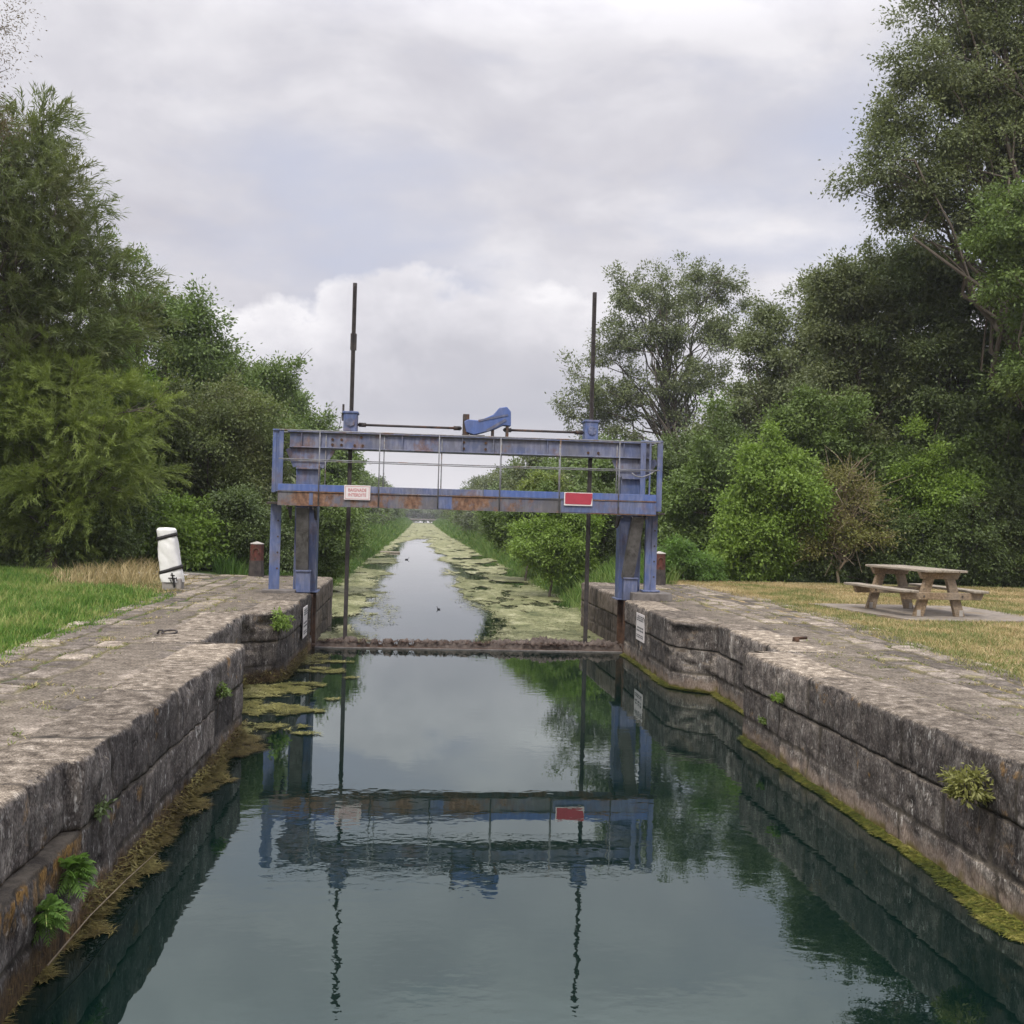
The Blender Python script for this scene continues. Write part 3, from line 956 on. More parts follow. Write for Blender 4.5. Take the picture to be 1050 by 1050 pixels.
n = 30000
yy = np.concatenate((rng.uniform(4.5, 12.05, n), rng.uniform(12.1, 19.4, n // 3)))
wid = .015 + .05 * vnoise(yy * 2.5, yy * 0, 0, 88) ** 2 + .035 * vnoise(yy * 9, yy * 0, 0, 87) ** 2 + .2 * sstep(7.8, 6.2, yy) * (.3 + vnoise(yy * 4, yy * 0, 0, 89))
q = rng.uniform(0, 1, len(yy)) ** 1.3
xx = np.interp(yy, ROWS_R[0], ROWS_R[1]) - .0 - q * wid
P = np.stack((xx, yy, WATER + .005 + .035 * (1 - q) * rng.uniform(0, 1, len(yy))), -1)
Vv, Ff = strands(P, .055, .006, .5, 12)
tag(mesh_np('algae_fringe', Vv, [Ff], M['weed_green'], None, True), 'yellow-green algae fringe along the foot of the right lock wall', 'algae', kind='stuff')

# ------------------------------------------------------------------ grass
def blades(P, h, w, seed, lean=.35):
    rng = np.random.default_rng(seed)
    n = len(P)
    h = np.broadcast_to(h, n) * rng.uniform(.55, 1.35, n)
    a = rng.uniform(0, 2 * np.pi, n)
    s = np.stack((np.cos(a), np.sin(a), a * 0), -1) * (w * rng.uniform(.7, 1.3, n) * .5)[:, None]
    b = rng.uniform(0, 2 * np.pi, n)
    l = np.stack((np.cos(b), np.sin(b), b * 0), -1) * (h * lean * rng.uniform(.2, 1.8, n))[:, None]
    up_ = np.stack((a * 0, a * 0, h), -1)
    p1 = P + up_ * .55 + l * .35
    p2 = P + up_ * rng.uniform(.8, 1., n)[:, None] + l
    Vv = np.stack((P - s, P + s, p1 + s * .75, p1 - s * .75, p2), 1).reshape(-1, 3)
    i = np.arange(n)[:, None] * 5
    return Vv, i + np.array([[0, 1, 2, 3]]), i + np.array([[3, 2, 4]])

def grass(name, P, h, w, mat, seed, label, lean=.35):
    Vv, q, t = blades(P, h, w, seed, lean)
    o = mesh_np(name, Vv, [q, t], mat)
    return tag(o, label, 'grass', kind='stuff')

def scatter(n, x0, x1, y0, y1, seed, fn):
    rng = np.random.default_rng(seed)
    x, y = rng.uniform(x0, x1, n), rng.uniform(y0, y1, n)
    k = rng.uniform(0, 1, n) < fn(x, y)
    return x[k], y[k]

gl = lambda y: interp(GRASS_L, y)
gr = lambda y: interp(GRASS_R, y)
wobl = lambda x, y: .45 * (fbm(x * .8, y * .8, 0, 61) - .5)
def lush(x, y):
    inside = sstep(-.05, .12, gl(y) - .05 - x + wobl(x, y) * 1.1)
    far = np.maximum(sstep(19.6, 18.4, y + .12 * (x + 4.2) + 2.5 * wobl(x, y)), sstep(-6.9, -7.5, x + wobl(x, y)) * (y < 23.7))
    return inside * far * (.35 + .65 * sstep(.35, .5, fbm(x * .9, y * .9, 0, 62)))
x, y = scatter(260000, -17, -3.7, 7.5, 24, 71, lush)
hh = .05 + .11 * sstep(.1, .9, gl(y) - x) * (.5 + fbm(x * 1.2, y * 1.2, 0, 63))
grass('grass', np.stack((x, y, x * 0 - .03), -1), hh, .016, M['grass_green'], 72, 'lush green grass beside the left quay')
x, y = scatter(60000, -16, -3.9, 17.0, 24.6, 73, lambda x, y: sstep(0, .3, gl(y) - x + wobl(x, y)) * sstep(18.4, 19.6, y + .12 * (x + 4.2) + 2.5 * wobl(x, y)) * sstep(-8.0, -7.2, x + wobl(x, y)) * np.where((y > 23.9), .15, 1) * .95)
tall = sstep(-5.3, -5.9, x) * sstep(-7.8, -7.2, x) * sstep(20.6, 21.4, y) * (np.random.default_rng(8).uniform(0, 1, len(x)) < .45)
grass('dry_grass', np.stack((x, y, x * 0 - .03), -1), .05 + .34 * tall * (.4 + fbm(x, y, 0, 65)), .012 + .0 * x, M['grass_straw'], 74, 'straw-coloured dry grass around the leaning white post', .5)
def rgt(x, y):
    w_ = .35 * (fbm(x * 2, y * 2, 0, 99) - .5)
    slab = (x > 7.85 + w_ - .1 * (y - 18)) & (x < 10.8 + w_) & (y > 16.5 + w_) & (y < 19.5 + w_)
    return sstep(-.1, .25, x - gr(y) - wobl(x, y)) * np.where(slab, 0, 1)
x, y = scatter(280000, 6, 20, 8.5, 26.3, 75, lambda x, y: rgt(x, y))
front = sstep(.2, .45, fbm(x * .6, y * .6, 0, 67) + .35 * sstep(3.2, .6, x - gr(y)) * sstep(21, 16, y) - .18) > np.random.default_rng(1).uniform(0, 1, len(x))
P = np.stack((x, y, x * 0 - .02), -1)
hh = .035 + .045 * fbm(x * .9, y * .9, 0, 66)
grass('short_grass', P[front], hh[front], .009, M['grass_mixed'], 76, 'short half-green grass between the right quay and the picnic table', .7)
grass('dry_lawn', P[~front], hh[~front], .009, M['grass_straw'], 78, 'dried straw-coloured lawn around the picnic table', .8)
# banks of the canal
def banks(seed, n, y0, y1, sgn, pw=1.6):
    rng = np.random.default_rng(seed)
    y = y0 + (y1 - y0) * rng.uniform(0, 1, n) ** pw
    d = rng.uniform(-.25, 5.5, n)
    e = bank_edge(y, sgn)
    x = e + sgn * d
    return np.stack((x, y, bank_z(x, y) - .03), -1), d
for sgn, lab, sd in ((-1, 'tall green bank grass left of the canal', 81), (1, 'tall green bank grass right of the canal', 83)):
    P, d = banks(sd, 56000, 24.6, 95, sgn)
    P2, d2 = banks(sd + 1, 26000, 90, 300, sgn, 1.2)
    PP, dd = np.concatenate((P, P2)), np.concatenate((d, d2))
    ok_ = (dd < 2.2 + .5 * sstep(26, 40, PP[:, 1]) * 6) & ((PP[:, 1] > 25.6) | (dd < 1.0))
    PP, dd = PP[ok_], dd[ok_]
    far_ = sstep(40, 130, PP[:, 1])
    hh = (.22 + .34 * sstep(-.2, .8, dd)) * (.65 + .7 * fbm(PP[:, 0] * .8, PP[:, 1] * .6, 0, 90))
    grass('bank_grass', PP, hh, .022 + .07 * far_, M['grass_bank'], sd + 2, lab, .45)
# tufts in the paving joints
for (Xq, Yq, Zq, Gq), lab, sd, sg in ((QL, 'small weeds growing in the joints of the left quay', 91, -1), (QR, 'small weeds growing in the joints of the right quay', 93, 1)):
    rng = np.random.default_rng(sd)
    fx, fy, fz, fg = Xq.ravel(), Yq.ravel(), Zq.ravel(), Gq.ravel()
    wgt = fg * sstep(.52, .62, fbm(fx * 2.1, fy * 2.1, 0, sd)) * (fy > 4) * (.25 + .75 * sstep(.9, 1.7, np.abs(fx - (-2 if sg < 0 else 4))))
    pick = np.nonzero(rng.uniform(0, 1, len(fx)) < wgt * .55)[0]
    pick = np.repeat(pick, 7)
    P = np.stack((fx[pick], fy[pick], fz[pick] - .01), -1) + np.concatenate((rng.normal(0, .03, (len(pick), 2)), np.zeros((len(pick), 1))), 1)
    grass('joint_weeds', P, .035, .011, M['grass_mixed'], sd + 1, lab, 1.2)

# ------------------------------------------------------------------ trees and shrubs
def tree_mesh(lobes, seed, n_leaf, leaf, clump, style, base, trunk_r, n_limb, squash=.75, bare=0.):
    """returns crown (V, F) and trunk (V, F); lobes are (x, y, z, rx, ry, rz)"""
    rng = np.random.default_rng(seed)
    lob = np.array(lobes, float)
    wts = (lob[:, 3] * lob[:, 5]) ** 1.0
    ncl = int(max(8, 4.6 * (wts / clump ** 2).sum()))
    li = rng.choice(len(lob), ncl, p=wts / wts.sum())
    d = rng.normal(0, 1, (ncl, 3)); d /= np.linalg.norm(d, axis=1)[:, None]
    d = d + .25 * rng.normal(0, 1, d.shape)
    d[:, 2] = np.where(d[:, 2] < -.6, d[:, 2] * .6, d[:, 2])
    r = rng.uniform(.25, 1., ncl) ** .55
    r = np.where(rng.uniform(0, 1, ncl) < .24, r * rng.uniform(1.05, 1.42, ncl), r)
    C = lob[li, :3] + d * r[:, None] * lob[li, 3:6]
    C[:, 2] = np.maximum(C[:, 2], base[2] + .12)
    size = clump * rng.uniform(.55, 1.35, ncl)
    per = np.maximum(6, (n_leaf * size ** 2 / (size ** 2).sum())).astype(int)
    ci = np.repeat(np.arange(ncl), per)
    n = len(ci)
    if style == 'feather':
        # sprays of fine shoots
        nst = 9
        sd = d[:, None, :] * .55 + rng.normal(0, .55, (ncl, nst, 3)) + np.array((0, 0, .35))
        sd /= np.linalg.norm(sd, axis=2)[:, :, None]
        si = rng.integers(0, nst, n)
        t = rng.uniform(0, 1, n) ** .8
        ax0 = sd[ci, si]
        P = C[ci] + ax0 * (t * size[ci] * 1.7)[:, None] + rng.normal(0, .05, (n, 3)) * size[ci][:, None]
        P[:, 2] -= (t ** 2) * size[ci] * .35
        A = ax0 + rng.normal(0, .38, (n, 3)); A[:, 2] -= t * .35
    else:
        o = rng.normal(0, 1, (n, 3)); o /= np.linalg.norm(o, axis=1)[:, None]
        rr = rng.uniform(.02, 1, n) ** .5 * np.clip(1 + rng.normal(0, .38, n), .2, 2.2)
        P = C[ci] + o * (rr * size[ci])[:, None] * np.array((1, 1, squash))
        A = o * .6 + d[ci] * .35 + rng.normal(0, .6, (n, 3)); A[:, 2] -= .25
    A /= np.linalg.norm(A, axis=1)[:, None]
    N = rng.normal(0, .65, (n, 3)) + np.array((0, 0, .75)) + d[ci] * .35
    S = np.cross(A, N); S /= np.linalg.norm(S, axis=1)[:, None] + 1e-9
    Nn = np.cross(S, A)
    L = leaf[0] * rng.uniform(.6, 1.35, n)[:, None]
    w = leaf[1] * rng.uniform(.6, 1.3, n)[:, None] * .5
    P[:, 2] = np.maximum(P[:, 2], base[2] + .02)
    mid = P + A * L * .45 + Nn * L * .10
    V = np.stack((P, mid + S * w, P + A * L, mid - S * w), 1).reshape(-1, 3)
    F = np.arange(4 * n).reshape(-1, 4)
    # trunk and limbs
    TV, TF, b = [], [], 0
    def tube(pts, r0, r1, sides=5):
        nonlocal b
        pts = np.array(pts); m = len(pts)
        tg = np.gradient(pts, axis=0); tg /= np.linalg.norm(tg, axis=1)[:, None] + 1e-9
        ref = np.where(np.abs(tg[:, 2:3]) < .9, np.array([[0, 0, 1.]]), np.array([[1., 0, 0]]))
        x = np.cross(tg, ref); x /= np.linalg.norm(x, axis=1)[:, None] + 1e-9
        y_ = np.cross(tg, x)
        an = np.arange(sides) * 2 * np.pi / sides
        rad = np.linspace(r0, r1, m)[:, None, None]
        V_ = pts[:, None, :] + rad * (x[:, None, :] * np.cos(an)[None, :, None] + y_[:, None, :] * np.sin(an)[None, :, None])
        TV.append(V_.reshape(-1, 3))
        i = np.arange(m - 1)[:, None] * sides + np.arange(sides)[None, :]
        j = np.arange(m - 1)[:, None] * sides + (np.arange(sides)[None, :] + 1) % sides
        TF.append(np.stack((i, j, j + sides, i + sides), -1).reshape(-1, 4) + b)
        b += m * sides
    cen = (lob[:, :3] * wts[:, None]).sum(0) / wts.sum()
    topz = cen[2] + .45 * ((lob[:, 2] + lob[:, 5]).max() - cen[2])
    bse = np.array(base, float)
    m = 9
    tt = np.linspace(0, 1, m)[:, None]
    tip = np.array((cen[0], cen[1], topz))
    tr = bse * (1 - tt) + tip * tt
    tr[:, :2] = bse[:2] + (tip[:2] - bse[:2]) * (tt ** 1.4)
    tr[1:-1] += rng.normal(0, .03 * (topz - bse[2]), (m - 2, 3)) * np.array((1, 1, 0))
    tr[0, 2] -= .15
    tube(tr, trunk_r, trunk_r * .2, 8)
    sel = rng.choice(ncl, min(n_limb, ncl), replace=False)
    for s in sel:
        e = C[s]
        f = np.clip((e[2] - bse[2]) / (topz - bse[2] + 1e-6) * rng.uniform(.35, .75), .05, .9)
        st = np.array([np.interp(f, tt[:, 0], tr[:, k]) for k in range(3)])
        q = np.linspace(0, 1, 6)[:, None]
        bow = np.array((0, 0, .18 * np.linalg.norm(e - st)))
        pts = st * (1 - q) + e * q + bow * (4 * q * (1 - q)) * .6
        pts[1:-1] += rng.normal(0, .05 * np.linalg.norm(e - st), (4, 3))
        rl = max(.012, trunk_r * (.42 - .3 * f) * rng.uniform(.5, 1.1))
        tube(pts, rl, .008, 5)
        if rng.uniform() < bare + .35:
            for k in range(3):
                e2 = e + (d[s] * .4 + rng.normal(0, .5, 3) + (0, 0, .1)) * clump * (.9 + 1.2 * bare)
                tube([pts[4], (pts[4] + e2) / 2 + rng.normal(0, .08, 3), e2], .012, .005, 4)
    return (V, F), (np.concatenate(TV), np.concatenate(TF))

SHRUB = ('shrub', 'bush')
def tree(name, label, cat, px_base, Y, lobes, mat, n_leaf, leaf=(.12, .06), clump=.5, style='leaf', trunk_r=.12, n_limb=26, group=None, bark='bark', seed=None, depth=1., zb=None, bare=0., squash=.75):
    """lobes are given as photograph circles (px, py, radius px) at this tree's own distance Y (plus an own depth offset)"""
    seed = seed if seed is not None else int(px_base * 3 + Y * 17) % 9973
    rng = np.random.default_rng(seed + 1)
    L = []
    for lb in lobes:
        px, py, r = lb[:3]
        dy = lb[3] if len(lb) > 3 else rng.uniform(-.5, .5) * r * Y / 1050. * .8
        yy = Y + dy
        c = at(px, py, yy)
        rad = r * yy / 1050. * .93
        L.append((c[0], c[1], c[2], rad, rad * depth, rad))
    bx = at(px_base, 560, Y)[0]
    bz = float(bank_z(bx, Y)) if zb is None else zb
    base = (bx, Y, bz)
    root = empty(name, base, label, cat, group)
    (V, F), (TV, TF) = tree_mesh(L, seed, n_leaf, leaf, clump, style, base, trunk_r, n_limb, squash, bare)
    isb = name.endswith(('shrub', 'bush', 'bramble', 'nettles'))
    mesh_np('foliage' if isb else 'crown', V, [F], M[mat], root)
    mesh_np('stem' if isb else 'trunk', TV, [TF], M[bark], root, True)
    return root

# --- left side, near to far
tree('twiggy_tree', 'bare twigs of an overhanging tree at the top left edge', 'tree', -150, 21.0,
     [(-60, 30, 55), (-40, 100, 45), (-95, 60, 60), (-12, 45, 20), (-8, 25, 14)], 'leaf_brown', 13000, (0.060, 0.021), .45, trunk_r=.2, n_limb=60, bare=.1)
tree('feathery_tree', 'tallest feathery olive tree on the left edge', 'tree', -25, 25.2,
     [(20, 165, 40), (35, 130, 22), (-15, 190, 70), (30, 215, 60), (75, 255, 50), (20, 290, 80), (95, 300, 48), (118, 275, 25), (-30, 280, 90), (10, 350, 70), (80, 350, 50), (125, 330, 30)],
     'leaf_olive', 108000, (0.200, 0.025), .50, 'feather', .22, 60)
tree('tamarisk_tree', 'yellow-green tamarisk with drooping feathery sprays on the left', 'tree', 55, 24.1,
     [(50, 530, 30), (10, 525, 30), (95, 520, 24), (60, 555, 20), (30, 560, 18), (35, 395, 50), (80, 420, 52), (110, 465, 45), (25, 450, 55), (130, 475, 28), (70, 485, 50), (5, 410, 50), (140, 440, 18), (-20, 450, 60)],
     'leaf_lime', 150000, (.13, .017), .36, 'feather', .14, 46)
tree('bramble_shrub', 'dark bramble thicket at the far left behind the gravel path', 'shrub', 25, 24.9,
     [(0, 545, 42), (40, 550, 40), (80, 552, 36), (115, 555, 30), (20, 510, 45), (70, 515, 42), (110, 520, 34), (-30, 530, 50)],
     'leaf_dark', 60500, (0.085, 0.051), .36, trunk_r=.05, n_limb=20, zb=-.02)
tree('leafy_tree', 'light green broad-leaved tree between the tamarisk and the dark trees', 'tree', 150, 29.,
     [(128, 385, 30), (140, 420, 26), (120, 350, 22), (150, 455, 28), (155, 485, 24), (130, 500, 30)],
     'leaf_bright', 21500, (0.145, 0.068), .5, trunk_r=.1, n_limb=18)
tree('broad_tree', 'dark green broad tree rising left of the gantry', 'tree', 175, 36.,
     [(160, 320, 34), (185, 350, 36), (215, 375, 34), (150, 300, 20), (200, 325, 20), (232, 385, 20), (175, 400, 50), (130, 340, 45), (230, 430, 50), (185, 460, 60), (130, 400, 50), (140, 275, 12), (118, 262, 14)],
     'leaf_green', 81000, (0.136, 0.068), .52, trunk_r=.2, n_limb=50, bare=.3)
tree('ivy_tree', 'olive-brown ivy-clad tree behind the leaning white post', 'tree', 215, 29.5,
     [(205, 425, 40), (235, 415, 38), (220, 470, 48), (180, 450, 36), (255, 465, 38), (195, 505, 44), (245, 510, 42), (262, 430, 28), (225, 545, 45)],
     'leaf_olive', 75000, (0.093, 0.047), .46, trunk_r=.15, n_limb=34)
tree('slender_tree', 'slender green tree with loose top beside the gantry left post', 'tree', 272, 38.5,
     [(262, 405, 26), (282, 425, 26), (288, 388, 16), (272, 380, 10), (262, 450, 32), (286, 465, 30), (275, 510, 36), (292, 500, 24), (285, 550, 36), (300, 540, 30)],
     'leaf_green', 49000, (0.128, 0.060), .42, trunk_r=.1, n_limb=34, bare=.4)
tree('elder_shrub', 'mid-green leafy shrub just behind the leaning white post', 'shrub', 180, 26.4,
     [(165, 535, 30), (195, 540, 30), (150, 560, 26), (185, 565, 28), (135, 565, 22), (210, 560, 22), (160, 510, 20)],
     'leaf_bright', 31500, (0.111, 0.060), .34, trunk_r=.04, n_limb=16, zb=-.02)
tree('arching_shrub', 'dense arching shrub behind the left rusty bollard', 'shrub', 240, 27.2,
     [(230, 545, 30), (255, 555, 26), (270, 540, 26), (225, 570, 20), (262, 575, 20), (285, 570, 18), (245, 520, 24)],
     'leaf_dark', 34500, (0.076, 0.043), .32, trunk_r=.04, n_limb=20, zb=-.02)
tree('bank_shrub', 'lit green shrub seen between the gantry left legs', 'shrub', 305, 33.,
     [(300, 545, 26), (325, 555, 24), (340, 545, 26), (318, 520, 26), (345, 525, 24), (335, 580, 16), (352, 560, 16)],
     'leaf_green', 29000, (0.111, 0.051), .36, trunk_r=.04, n_limb=14)

tree('sloping_tree', 'small green tree filling the slope of the left tree line behind the gantry sign', 'tree', 318, 52.,
     [(305, 415, 20), (318, 440, 22), (332, 455, 20), (345, 470, 18), (315, 470, 24), (338, 490, 22), (300, 440, 20), (355, 488, 14), (325, 505, 24)],
     'leaf_green', 30000, (.17, .08), .5, trunk_r=.12, n_limb=30, bare=.2)
# --- right side
tree('tall_tree', 'tall airy tree with forked limbs right of the gantry', 'tree', 705, 58.,
     [(690, 300, 29), (725, 290, 22), (745, 300, 20), (655, 310, 27), (635, 345, 27), (670, 345, 30), (710, 335, 32), (745, 340, 24), (620, 365, 18), (600, 395, 22), (585, 420, 17), (620, 415, 24), (655, 400, 27), (700, 390, 29), (735, 385, 22), (640, 285, 12), (762, 312, 10), (640, 440, 20), (690, 430, 22), (600, 440, 15)],
     'leaf_grey', 56700, (0.162, 0.081), .48, trunk_r=.3, n_limb=80, bare=.25)
tree('grey_tree', 'grey-green rounded tree behind the bright bush', 'tree', 800, 37.,
     [(772, 350, 13), (784, 318, 15), (770, 410, 26), (810, 345, 34), (800, 385, 42), (835, 310, 26), (840, 370, 40), (780, 440, 44), (740, 450, 34), (820, 440, 46), (850, 420, 40)],
     'leaf_grey', 75000, (0.128, 0.064), .5, trunk_r=.2, n_limb=50)
tree('shade_tree', 'dark tree filling the gap beside the gantry right post', 'tree', 715, 34.,
     [(700, 470, 34), (735, 490, 34), (690, 510, 34), (720, 535, 36), (755, 470, 30), (760, 520, 34), (690, 550, 26), (665, 470, 22), (670, 530, 22), (750, 560, 26)],
     'leaf_dark', 63500, (0.111, 0.060), .46, trunk_r=.14, n_limb=30)
tree('giant_tree', 'tallest tree on the right, airy dark crown cut by the frame', 'tree', 1075, 27.6,
     [(950, 70, 44), (985, 30, 52), (1025, 75, 56), (930, 120, 40), (965, 140, 48), (1010, 140, 52), (905, 165, 34), (885, 180, 20), (940, 185, 40), (985, 195, 46), (1040, 10, 60), (955, -20, 40), (1000, -40, 60), (1075, 90, 60), (920, 215, 26), (955, 235, 32), (1050, 170, 50), (1100, 30, 80), (1090, 180, 80), (905, 110, 16), (985, 95, 40), (930, 70, 20), (960, 190, 36), (1010, 230, 40), (1045, 110, 44)],
     'leaf_grey', 145000, (0.111, 0.055), .42, trunk_r=.34, n_limb=110, bare=.1)
tree('hanging_tree', 'brighter green foliage hanging in at the right edge', 'tree', 1120, 24.6,
     [(1030, 235, 34), (1050, 210, 30), (1010, 250, 22), (1060, 265, 40), (1080, 220, 50), (1035, 290, 26), (1048, 385, 18), (1070, 380, 36), (1090, 320, 60)],
     'leaf_green', 43500, (0.111, 0.055), .40, trunk_r=.2, n_limb=30)
tree('oak_tree', 'dense dark tree above the picnic table, left one of three', 'tree', 885, 31.5,
     [(870, 295, 34), (900, 280, 34), (855, 330, 30), (885, 345, 44), (920, 320, 40), (870, 395, 46), (915, 390, 46), (890, 440, 46), (850, 455, 34), (925, 445, 42), (845, 290, 18)],
     'leaf_grey', 95500, (0.119, 0.060), .46, trunk_r=.2, n_limb=50)
tree('oak_tree', 'dense dark tree above the picnic table, middle one of three', 'tree', 970, 30.,
     [(955, 285, 36), (985, 300, 42), (950, 340, 44), (1000, 350, 46), (965, 400, 48), (1010, 420, 48), (955, 450, 44), (995, 470, 46), (935, 265, 20)],
     'leaf_oak', 95500, (0.119, 0.060), .46, trunk_r=.22, n_limb=50)
tree('oak_tree', 'dense dark tree above the picnic table, right one of three', 'tree', 1070, 28.4,
     [(1045, 340, 44), (1080, 330, 60), (1040, 400, 44), (1085, 420, 60), (1040, 460, 44), (1080, 500, 60), (1030, 300, 30)],
     'leaf_dark', 66500, (0.119, 0.060), .46, trunk_r=.22, n_limb=40)
tree('maple_bush', 'fresh green tall bush left of the twiggy brown shrub', 'bush', 790, 27.4,
     [(790, 465, 26), (775, 495, 28), (805, 500, 30), (760, 530, 26), (790, 540, 34), (815, 535, 26), (770, 565, 26), (745, 560, 22), (805, 570, 26), (797, 445, 14), (735, 580, 16), (780, 585, 20)],
     'leaf_bright', 55000, (0.102, 0.055), .36, trunk_r=.06, n_limb=26, zb=-.02)
tree('twiggy_shrub', 'half-bare brownish shrub with pale twigs behind the lawn', 'shrub', 862, 27.,
     [(865, 505, 26), (885, 520, 26), (845, 530, 26), (870, 545, 28), (895, 545, 20), (840, 555, 18), (860, 490, 14)],
     'leaf_yellow', 13500, (0.076, 0.038), .34, trunk_r=.045, n_limb=70, bark='bark_pale', zb=-.02, bare=1.)
tree('hazel_bush', 'yellow-green rounded bush above the picnic table', 'bush', 955, 28.,
     [(950, 485, 28), (970, 505, 30), (935, 510, 24), (955, 530, 28), (985, 530, 22), (930, 480, 14), (995, 500, 18)],
     'leaf_bright', 34500, (0.102, 0.051), .36, trunk_r=.05, n_limb=20, zb=-.02, seed=881)
tree('laurel_shrub', 'dark low shrub behind the picnic table left end', 'shrub', 890, 27.4,
     [(880, 575, 26), (910, 570, 28), (850, 580, 22), (925, 550, 24), (895, 545, 20), (830, 585, 14)],
     'leaf_dark', 29000, (0.085, 0.047), .32, trunk_r=.04, n_limb=12, zb=-.02)
tree('laurel_shrub', 'dark ivy-like shrub behind the picnic table right end', 'shrub', 985, 27.4,
     [(960, 570, 30), (1000, 570, 32), (1035, 570, 32), (985, 540, 30), (1030, 530, 34), (1065, 560, 40), (1060, 510, 34), (1000, 590, 20), (1040, 592, 18)],
     'leaf_dark', 58000, (0.085, 0.047), .32, trunk_r=.04, n_limb=20, zb=-.02)
tree('nettles', 'bright green nettle patch beside the right rusty bollard', 'nettles', 700, 26.4,
     [(690, 575, 16), (705, 580, 18), (720, 585, 14), (685, 592, 10), (735, 592, 8), (700, 562, 10)],
     'fern', 21500, (0.085, 0.034), .22, trunk_r=.02, n_limb=12, zb=-.03)
tree('dark_bush', 'dark bush at the bank behind the right rod', 'bush', 615, 34.,
     [(610, 560, 24), (628, 545, 24), (600, 585, 20), (625, 580, 24), (640, 560, 24), (645, 520, 24), (618, 515, 22), (650, 585, 18)],
     'leaf_dark', 34500, (0.093, 0.051), .36, trunk_r=.05, n_limb=14)
tree('willow_bush', 'brightest green bush on the canal bank below the red sign', 'bush', 565, 33.,
     [(565, 545, 24), (585, 555, 24), (550, 562, 18), (575, 575, 22), (592, 535, 18), (575, 525, 16), (598, 575, 14), (605, 545, 14)],
     'leaf_bright', 37500, (0.111, 0.051), .34, trunk_r=.05, n_limb=16)
tree('field_tree', 'leafy tree behind the red sign', 'tree', 610, 46.,
     [(590, 480, 24), (610, 470, 22), (575, 500, 22), (600, 515, 28), (625, 495, 26), (565, 515, 18), (640, 470, 22), (640, 500, 22)],
     'leaf_green', 37500, (0.136, 0.068), .5, trunk_r=.14, n_limb=24)
tree('sapling_bush', 'yellow-green sapling above the lower beam of the gantry', 'bush', 560, 42.,
     [(550, 500, 12), (562, 497, 10), (545, 510, 12), (570, 505, 10)],
     'leaf_lime', 7000, (0.128, 0.060), .3, trunk_r=.04, n_limb=12)

tree('hedge_tree', 'mid-green loose tree between the bright bush and the dark trees', 'tree', 850, 29.5,
     [(830, 440, 30), (860, 465, 30), (835, 480, 26), (880, 490, 28), (910, 470, 26), (905, 510, 28), (820, 415, 20), (870, 430, 24)],
     'leaf_green', 34000, (.12, .06), .42, trunk_r=.1, n_limb=30, zb=-.02)
tree('hedge_tree', 'mid-green loose tree behind the shade left of the bright bush', 'tree', 730, 31.,
     [(715, 500, 26), (740, 470, 26), (725, 540, 26), (700, 545, 22), (752, 440, 20), (690, 520, 20), (750, 510, 24)],
     'leaf_green', 26000, (.13, .06), .42, trunk_r=.1, n_limb=24, zb=-.02)
tree('hedge_tree', 'mid-green loose tree over the dark shrubs at the right edge', 'tree', 1010, 28.4,
     [(1000, 490, 30), (1030, 470, 30), (1015, 520, 30), (975, 465, 26), (1050, 520, 34), (1045, 440, 26)],
     'leaf_green', 30000, (.12, .06), .42, trunk_r=.1, n_limb=24, zb=-.02)
tree('leaning_bush', 'green bush on the right bank beside the brightest bush', 'bush', 540, 41.,
     [(535, 545, 20), (520, 550, 16), (550, 530, 20), (530, 525, 18), (560, 515, 18), (510, 540, 14), (545, 560, 16)],
     'leaf_green', 26000, (.13, .06), .36, trunk_r=.05, n_limb=14)

# --- rows along the canal: a few shared meshes, copied
def row_proto(seed, mat, h, rad):
    rng = np.random.default_rng(seed)
    L = []
    for k in range(9):
        z = h * rng.uniform(.18, .86)
        q = rad * (.9 if z < h * .6 else .55)
        a = rng.uniform(0, 6.28)
        L.append((math.cos(a) * q * .5, math.sin(a) * q * .6, z, q * .62, q * .62, q * .55))
    L.append((0, 0, h * .85, rad * .4, rad * .4, h * .14))
    (V, F), (TV, TF) = tree_mesh(L, seed, 13000, (.26, .13), .55, 'leaf', (0, 0, 0), .12, 24, .75, .2)
    root = empty('bank_tree', (0, 0, 0), 'x', 'tree')
    mesh_np('crown', V, [F], M[mat], root)
    mesh_np('trunk', TV, [TF], M['bark'], root, True)
    return root
def shrub_proto(seed, mat):
    rng = np.random.default_rng(seed)
    L = [(rng.uniform(-.9, .9), rng.uniform(-1.2, 1.2), rng.uniform(.4, 1.9), .8, .8, .65) for k in range(8)]
    (V, F), (TV, TF) = tree_mesh(L, seed, 9000, (.17, .08), .36, 'leaf', (0, 0, 0), .04, 16, .75, .2)
    root = empty('hedge_shrub', (0, 0, 0), 'x', 'shrub')
    mesh_np('foliage', V, [F], M[mat], root)
    mesh_np('stem', TV, [TF], M['bark'], root, True)
    return root
protos = [row_proto(201, 'leaf_green', 6.2, 2.5), row_proto(202, 'leaf_grey', 6.4, 2.6), row_proto(203, 'leaf_dark', 5.8, 2.4), row_proto(204, 'leaf_far', 6.3, 2.7), shrub_proto(211, 'leaf_green'), shrub_proto(212, 'leaf_dark'), shrub_proto(213, 'leaf_bright')]
used = set()
def row_tree(i, x, y, s, rz, label, group):
    p = protos[i]
    if i in used:
        o = p.copy(); COL.objects.link(o)
        for ch in p.children:
            c = ch.copy(); COL.objects.link(c); c.parent = o
            c.matrix_parent_inverse = ch.matrix_parent_inverse.copy()
    else:
        o = p; used.add(i)
    o.location = (x, y, float(bank_z(x, y)) - .05)
    o.rotation_euler = (0, 0, rz)
    o.scale = (s * random.uniform(.92, 1.1), s, s * random.uniform(.9, 1.12))
    o['label'] = label
    o['category'] = 'shrub' if i > 3 else 'tree'
    o['group'] = group
